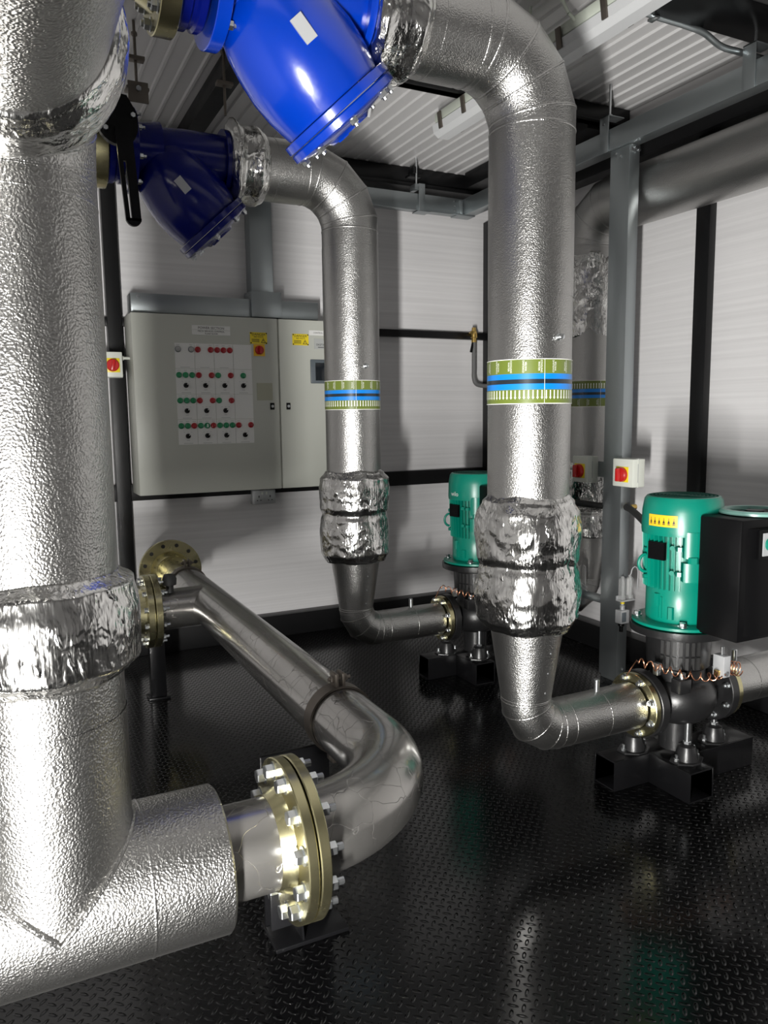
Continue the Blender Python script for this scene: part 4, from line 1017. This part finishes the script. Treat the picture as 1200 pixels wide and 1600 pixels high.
# black power cable to the front pump and to the one behind
mb = MB(); mb.tube([(2.84, 2.88, .93), (2.815, 2.885, .93)], .013, M_BRASS, 14)
o = mb.build('cable_gland')
P = [V((2.79, 2.893, .93)), V((2.74, 2.80, .925)), V((2.62, 2.60, .90)), V((2.48, 2.38, .86)), V((2.40, 2.24, .81)), V((2.34, 2.14, .76))]
t = thing('power_cable', (2.6, 2.6, .9), 'thick black cable curving from the trunking post down to the front motor', 'cable')
mb = MB(); mb.tube(smooth(P), .0165, M_RUB, 16); mb.build('cable_sheath', t); attach(o, t)
t = thing('power_cable', (2.6, 3.1, 1.0), 'black cable sagging across the foil behind the trunking post to the rear motor', 'cable')
P = [V((2.785, 3.048, .92)), V((2.75, 3.12, .925)), V((2.68, 3.2, .935)), V((2.58, 3.28, .965)), V((2.46, 3.34, 1.0)), V((2.37, 3.37, .96))]
mb = MB(); mb.tube(smooth(P), .0165, M_RUB, 16); mb.build('cable_sheath', t)

# ------------------------------------------------------------------ brass cock with grey hose in the back corner
t = thing('drain_cock', (3.0, 4.6, 1.6), 'brass cock with a bent grey hose on the back wall beside the middle pipe', 'valve')
mb = MB(); mb.lathe([(.018, 0), (.018, .03), (.024, .032), (.024, .06), (.015, .064), (.015, .10)], (2.99, 4.60, 1.90), (0, 0, 1), M_BRASS, 20); mb.cyl((2.99, 4.60, 1.96), (2.99, 4.65, 1.96), .014, M_BRASS, n=16); mb.box((2.955, 4.58, 1.955), (3.0, 4.592, 1.975), M_BRASS, .002); mb.build('cock_body', t, 30)
mb = MB(); P = [V((2.99, 4.60, 1.90)), V((2.99, 4.60, 1.72)), V((2.99, 4.60, 1.66)), V((3.005, 4.60, 1.62)), V((3.04, 4.60, 1.605)), V((3.12, 4.60, 1.60))]
mb.tube(smooth(P), .015, M_HOSE, 14); mb.build('hose', t)
mb = MB(); mb.box((2.965, 4.59, 1.83), (2.98, 4.605, 1.90), M_BLKP, .003, Matrix.Rotation(.25, 4, 'Y')); mb.build('lever_handle', t)

# ------------------------------------------------------------------ ceiling fittings
t = thing('batten_light', (2.225, 2.9, 2.86), 'long unlit batten light fixed below the ceiling behind the large pipe bend', 'light')
mb = MB(); mb.box((2.037, 1.75, 2.842), (2.153, 3.50, 2.89), M_LUMB, .01); mb.build('fitting_body', t, 30)
mb = MB()
prof = [(-.062, .0), (-.055, -.035), (-.03, -.055), (.03, -.055), (.055, -.035), (.062, 0)]
vs = [V((2.095+a, yy, 2.835+b)) for yy in (1.74, 3.51) for a, b in prof]; n = 6
mb._add(vs, [tuple(range(n)), tuple(reversed(range(n, 2*n)))]+[(i, (i+1) % n, n+(i+1) % n, n+i) for i in range(n)], M_DIFF); mb.build('diffuser', t, 30)
for yy in (1.95, 2.28, 2.53, 3.22, 3.43):
    for s in (-1, 1):
        mb = MB(); xx = 2.095+s*.066; mb.box((xx-.004, yy-.014, 2.80), (xx+.004, yy+.014, 2.875), M_CLAMP, .001, Matrix.Rotation(s*.15, 4, 'Y')); mb.build('diffuser_clip', t, 30)
for yy in (2.0, 3.15):
    mb = MB(); mb.cyl((2.095, yy, 2.888), (2.095, yy, ZC-.006), .006, M_ZINC, n=8); mb.build('hanger_rod', t)
mb = MB(); mb.tube(smooth([V((2.01, 2.45, 2.89)), V((1.98, 2.46, 2.95)), V((1.95, 2.43, 2.985)), V((1.87, 2.35, 2.985))]), .007, M_LUMB, 10); mb.tube([(2.01, 2.45, 2.89), (2.042, 2.45, 2.87)], .007, M_LUMB, 10); mb.build('supply_cable', t)
t = thing('cable_hook', (2.07, 2.72, 2.9), 'small pale wire loop hanging from the ceiling beside the batten light', 'hook')
mb = MB(); mb.tube([(2.02, 2.70, 2.985), (2.01, 2.68, 2.90), (1.99, 2.67, 2.87), (1.975, 2.65, 2.90), (1.97, 2.63, 2.985)], .006, M_LUMB, 8); mb.build('wire_loop', t)
t = thing('conduit', (2.6, 2.34, 2.86), 'bent galvanised conduit crossing under the black beam at the top right', 'conduit')
P = [V((2.22, 2.345, 2.905)), V((2.35, 2.345, 2.900)), V((2.50, 2.34, 2.895)), V((2.58, 2.325, 2.878)), V((2.66, 2.31, 2.838)), V((2.76, 2.30, 2.83)), V((2.95, 2.295, 2.825)), V((3.19, 2.29, 2.82))]
mb = MB(); mb.tube(smooth(P), .0125, M_GALV, 14); mb.build('conduit_tube', t)
mb = MB(); mb.box((2.32, 2.325, 2.884), (2.345, 2.365, 2.893), M_ZINC, .001); mb.build('saddle_clip', t)
def rod(x, y, z0, label, plate=True):
    t = thing('threaded_hanger', (x, y, z0), label, 'hanger')
    mb = MB(); mb.cyl((x, y, z0), (x, y, ZC-.002), .006, M_CLAMP, n=10); mb.hexp((x, y, ZC-.06), (x, y, ZC-.045), .012, M_CLAMP); mb.build('rod', t)
    mb = MB(); mb.box((x-.035, y-.02, z0+.12), (x+.035, y+.02, z0+.135), M_CLAMP, .002); mb.build('cross_clip', t)
    if plate:
        mb = MB(); mb.box((x-.045, y-.03, z0), (x+.045, y+.03, z0+.012), M_CLAMP, .002); mb.box((x-.04, y-.032, z0-.05), (x+.04, y-.022, z0+.03), M_CLAMP, .002); mb.hexp((x, y-.032, z0), (x, y-.045, z0), .012, M_ZINC); mb.build('saddle_plate', t)
rod(.59, 3.42, 2.725, 'threaded rod with square plate above the black valve lever')
rod(.955, 3.42, 2.69, 'threaded rod above the foil collar of the rear strainer', False)
t = thing('spare_tube_clip', (1.7, 3.7, 2.9), 'thin clear strip hanging below the ceiling right of the bright blue strainer', 'strip')
mb = MB(); mb.box((1.776, 3.70, 2.90), (1.790, 3.712, 2.99), M_DIFF, .002, Matrix.Rotation(.25, 4, 'Y')); mb.build('strip', t)

# ------------------------------------------------------------------ camera
cam = bpy.data.cameras.new('camera'); co = bpy.data.objects.new('camera', cam); COL.objects.link(co)
r_, u_, f_ = cam_axes()
mw = Matrix((( r_.x, u_.x, -f_.x, CAM.x), (r_.y, u_.y, -f_.y, CAM.y), (r_.z, u_.z, -f_.z, CAM.z), (0, 0, 0, 1)))
co.matrix_world = mw
cam.sensor_fit = 'VERTICAL'; cam.sensor_height = 36; cam.sensor_width = 27; cam.lens = 1200/1600*36; cam.clip_start = .02
SC.camera = co

# ------------------------------------------------------------------ light: daylight through the narrow door gap left of the photographer
l = bpy.data.lights.new('door_gap_daylight', 'AREA'); l.shape = 'RECTANGLE'; l.size = .10; l.size_y = .85; l.energy = 165; l.color = (1, .985, .95); l.spread = math.radians(150)
o = bpy.data.objects.new('door_gap_daylight', l); COL.objects.link(o); o.location = (-.50, -.15, .55)
o.rotation_euler = V((2.4, 3.75, .25)).to_track_quat('-Z', 'Y').to_euler()
w = bpy.data.worlds.new('world'); SC.world = w; w.use_nodes = True
w.node_tree.nodes['Background'].inputs[0].default_value = (.5, .52, .55, 1); w.node_tree.nodes['Background'].inputs[1].default_value = .05
SC.view_settings.view_transform = 'Standard'; SC.view_settings.look = 'None'; SC.view_settings.gamma = 1; SC.view_settings.use_curve_mapping = False
SC.view_settings.exposure = 0
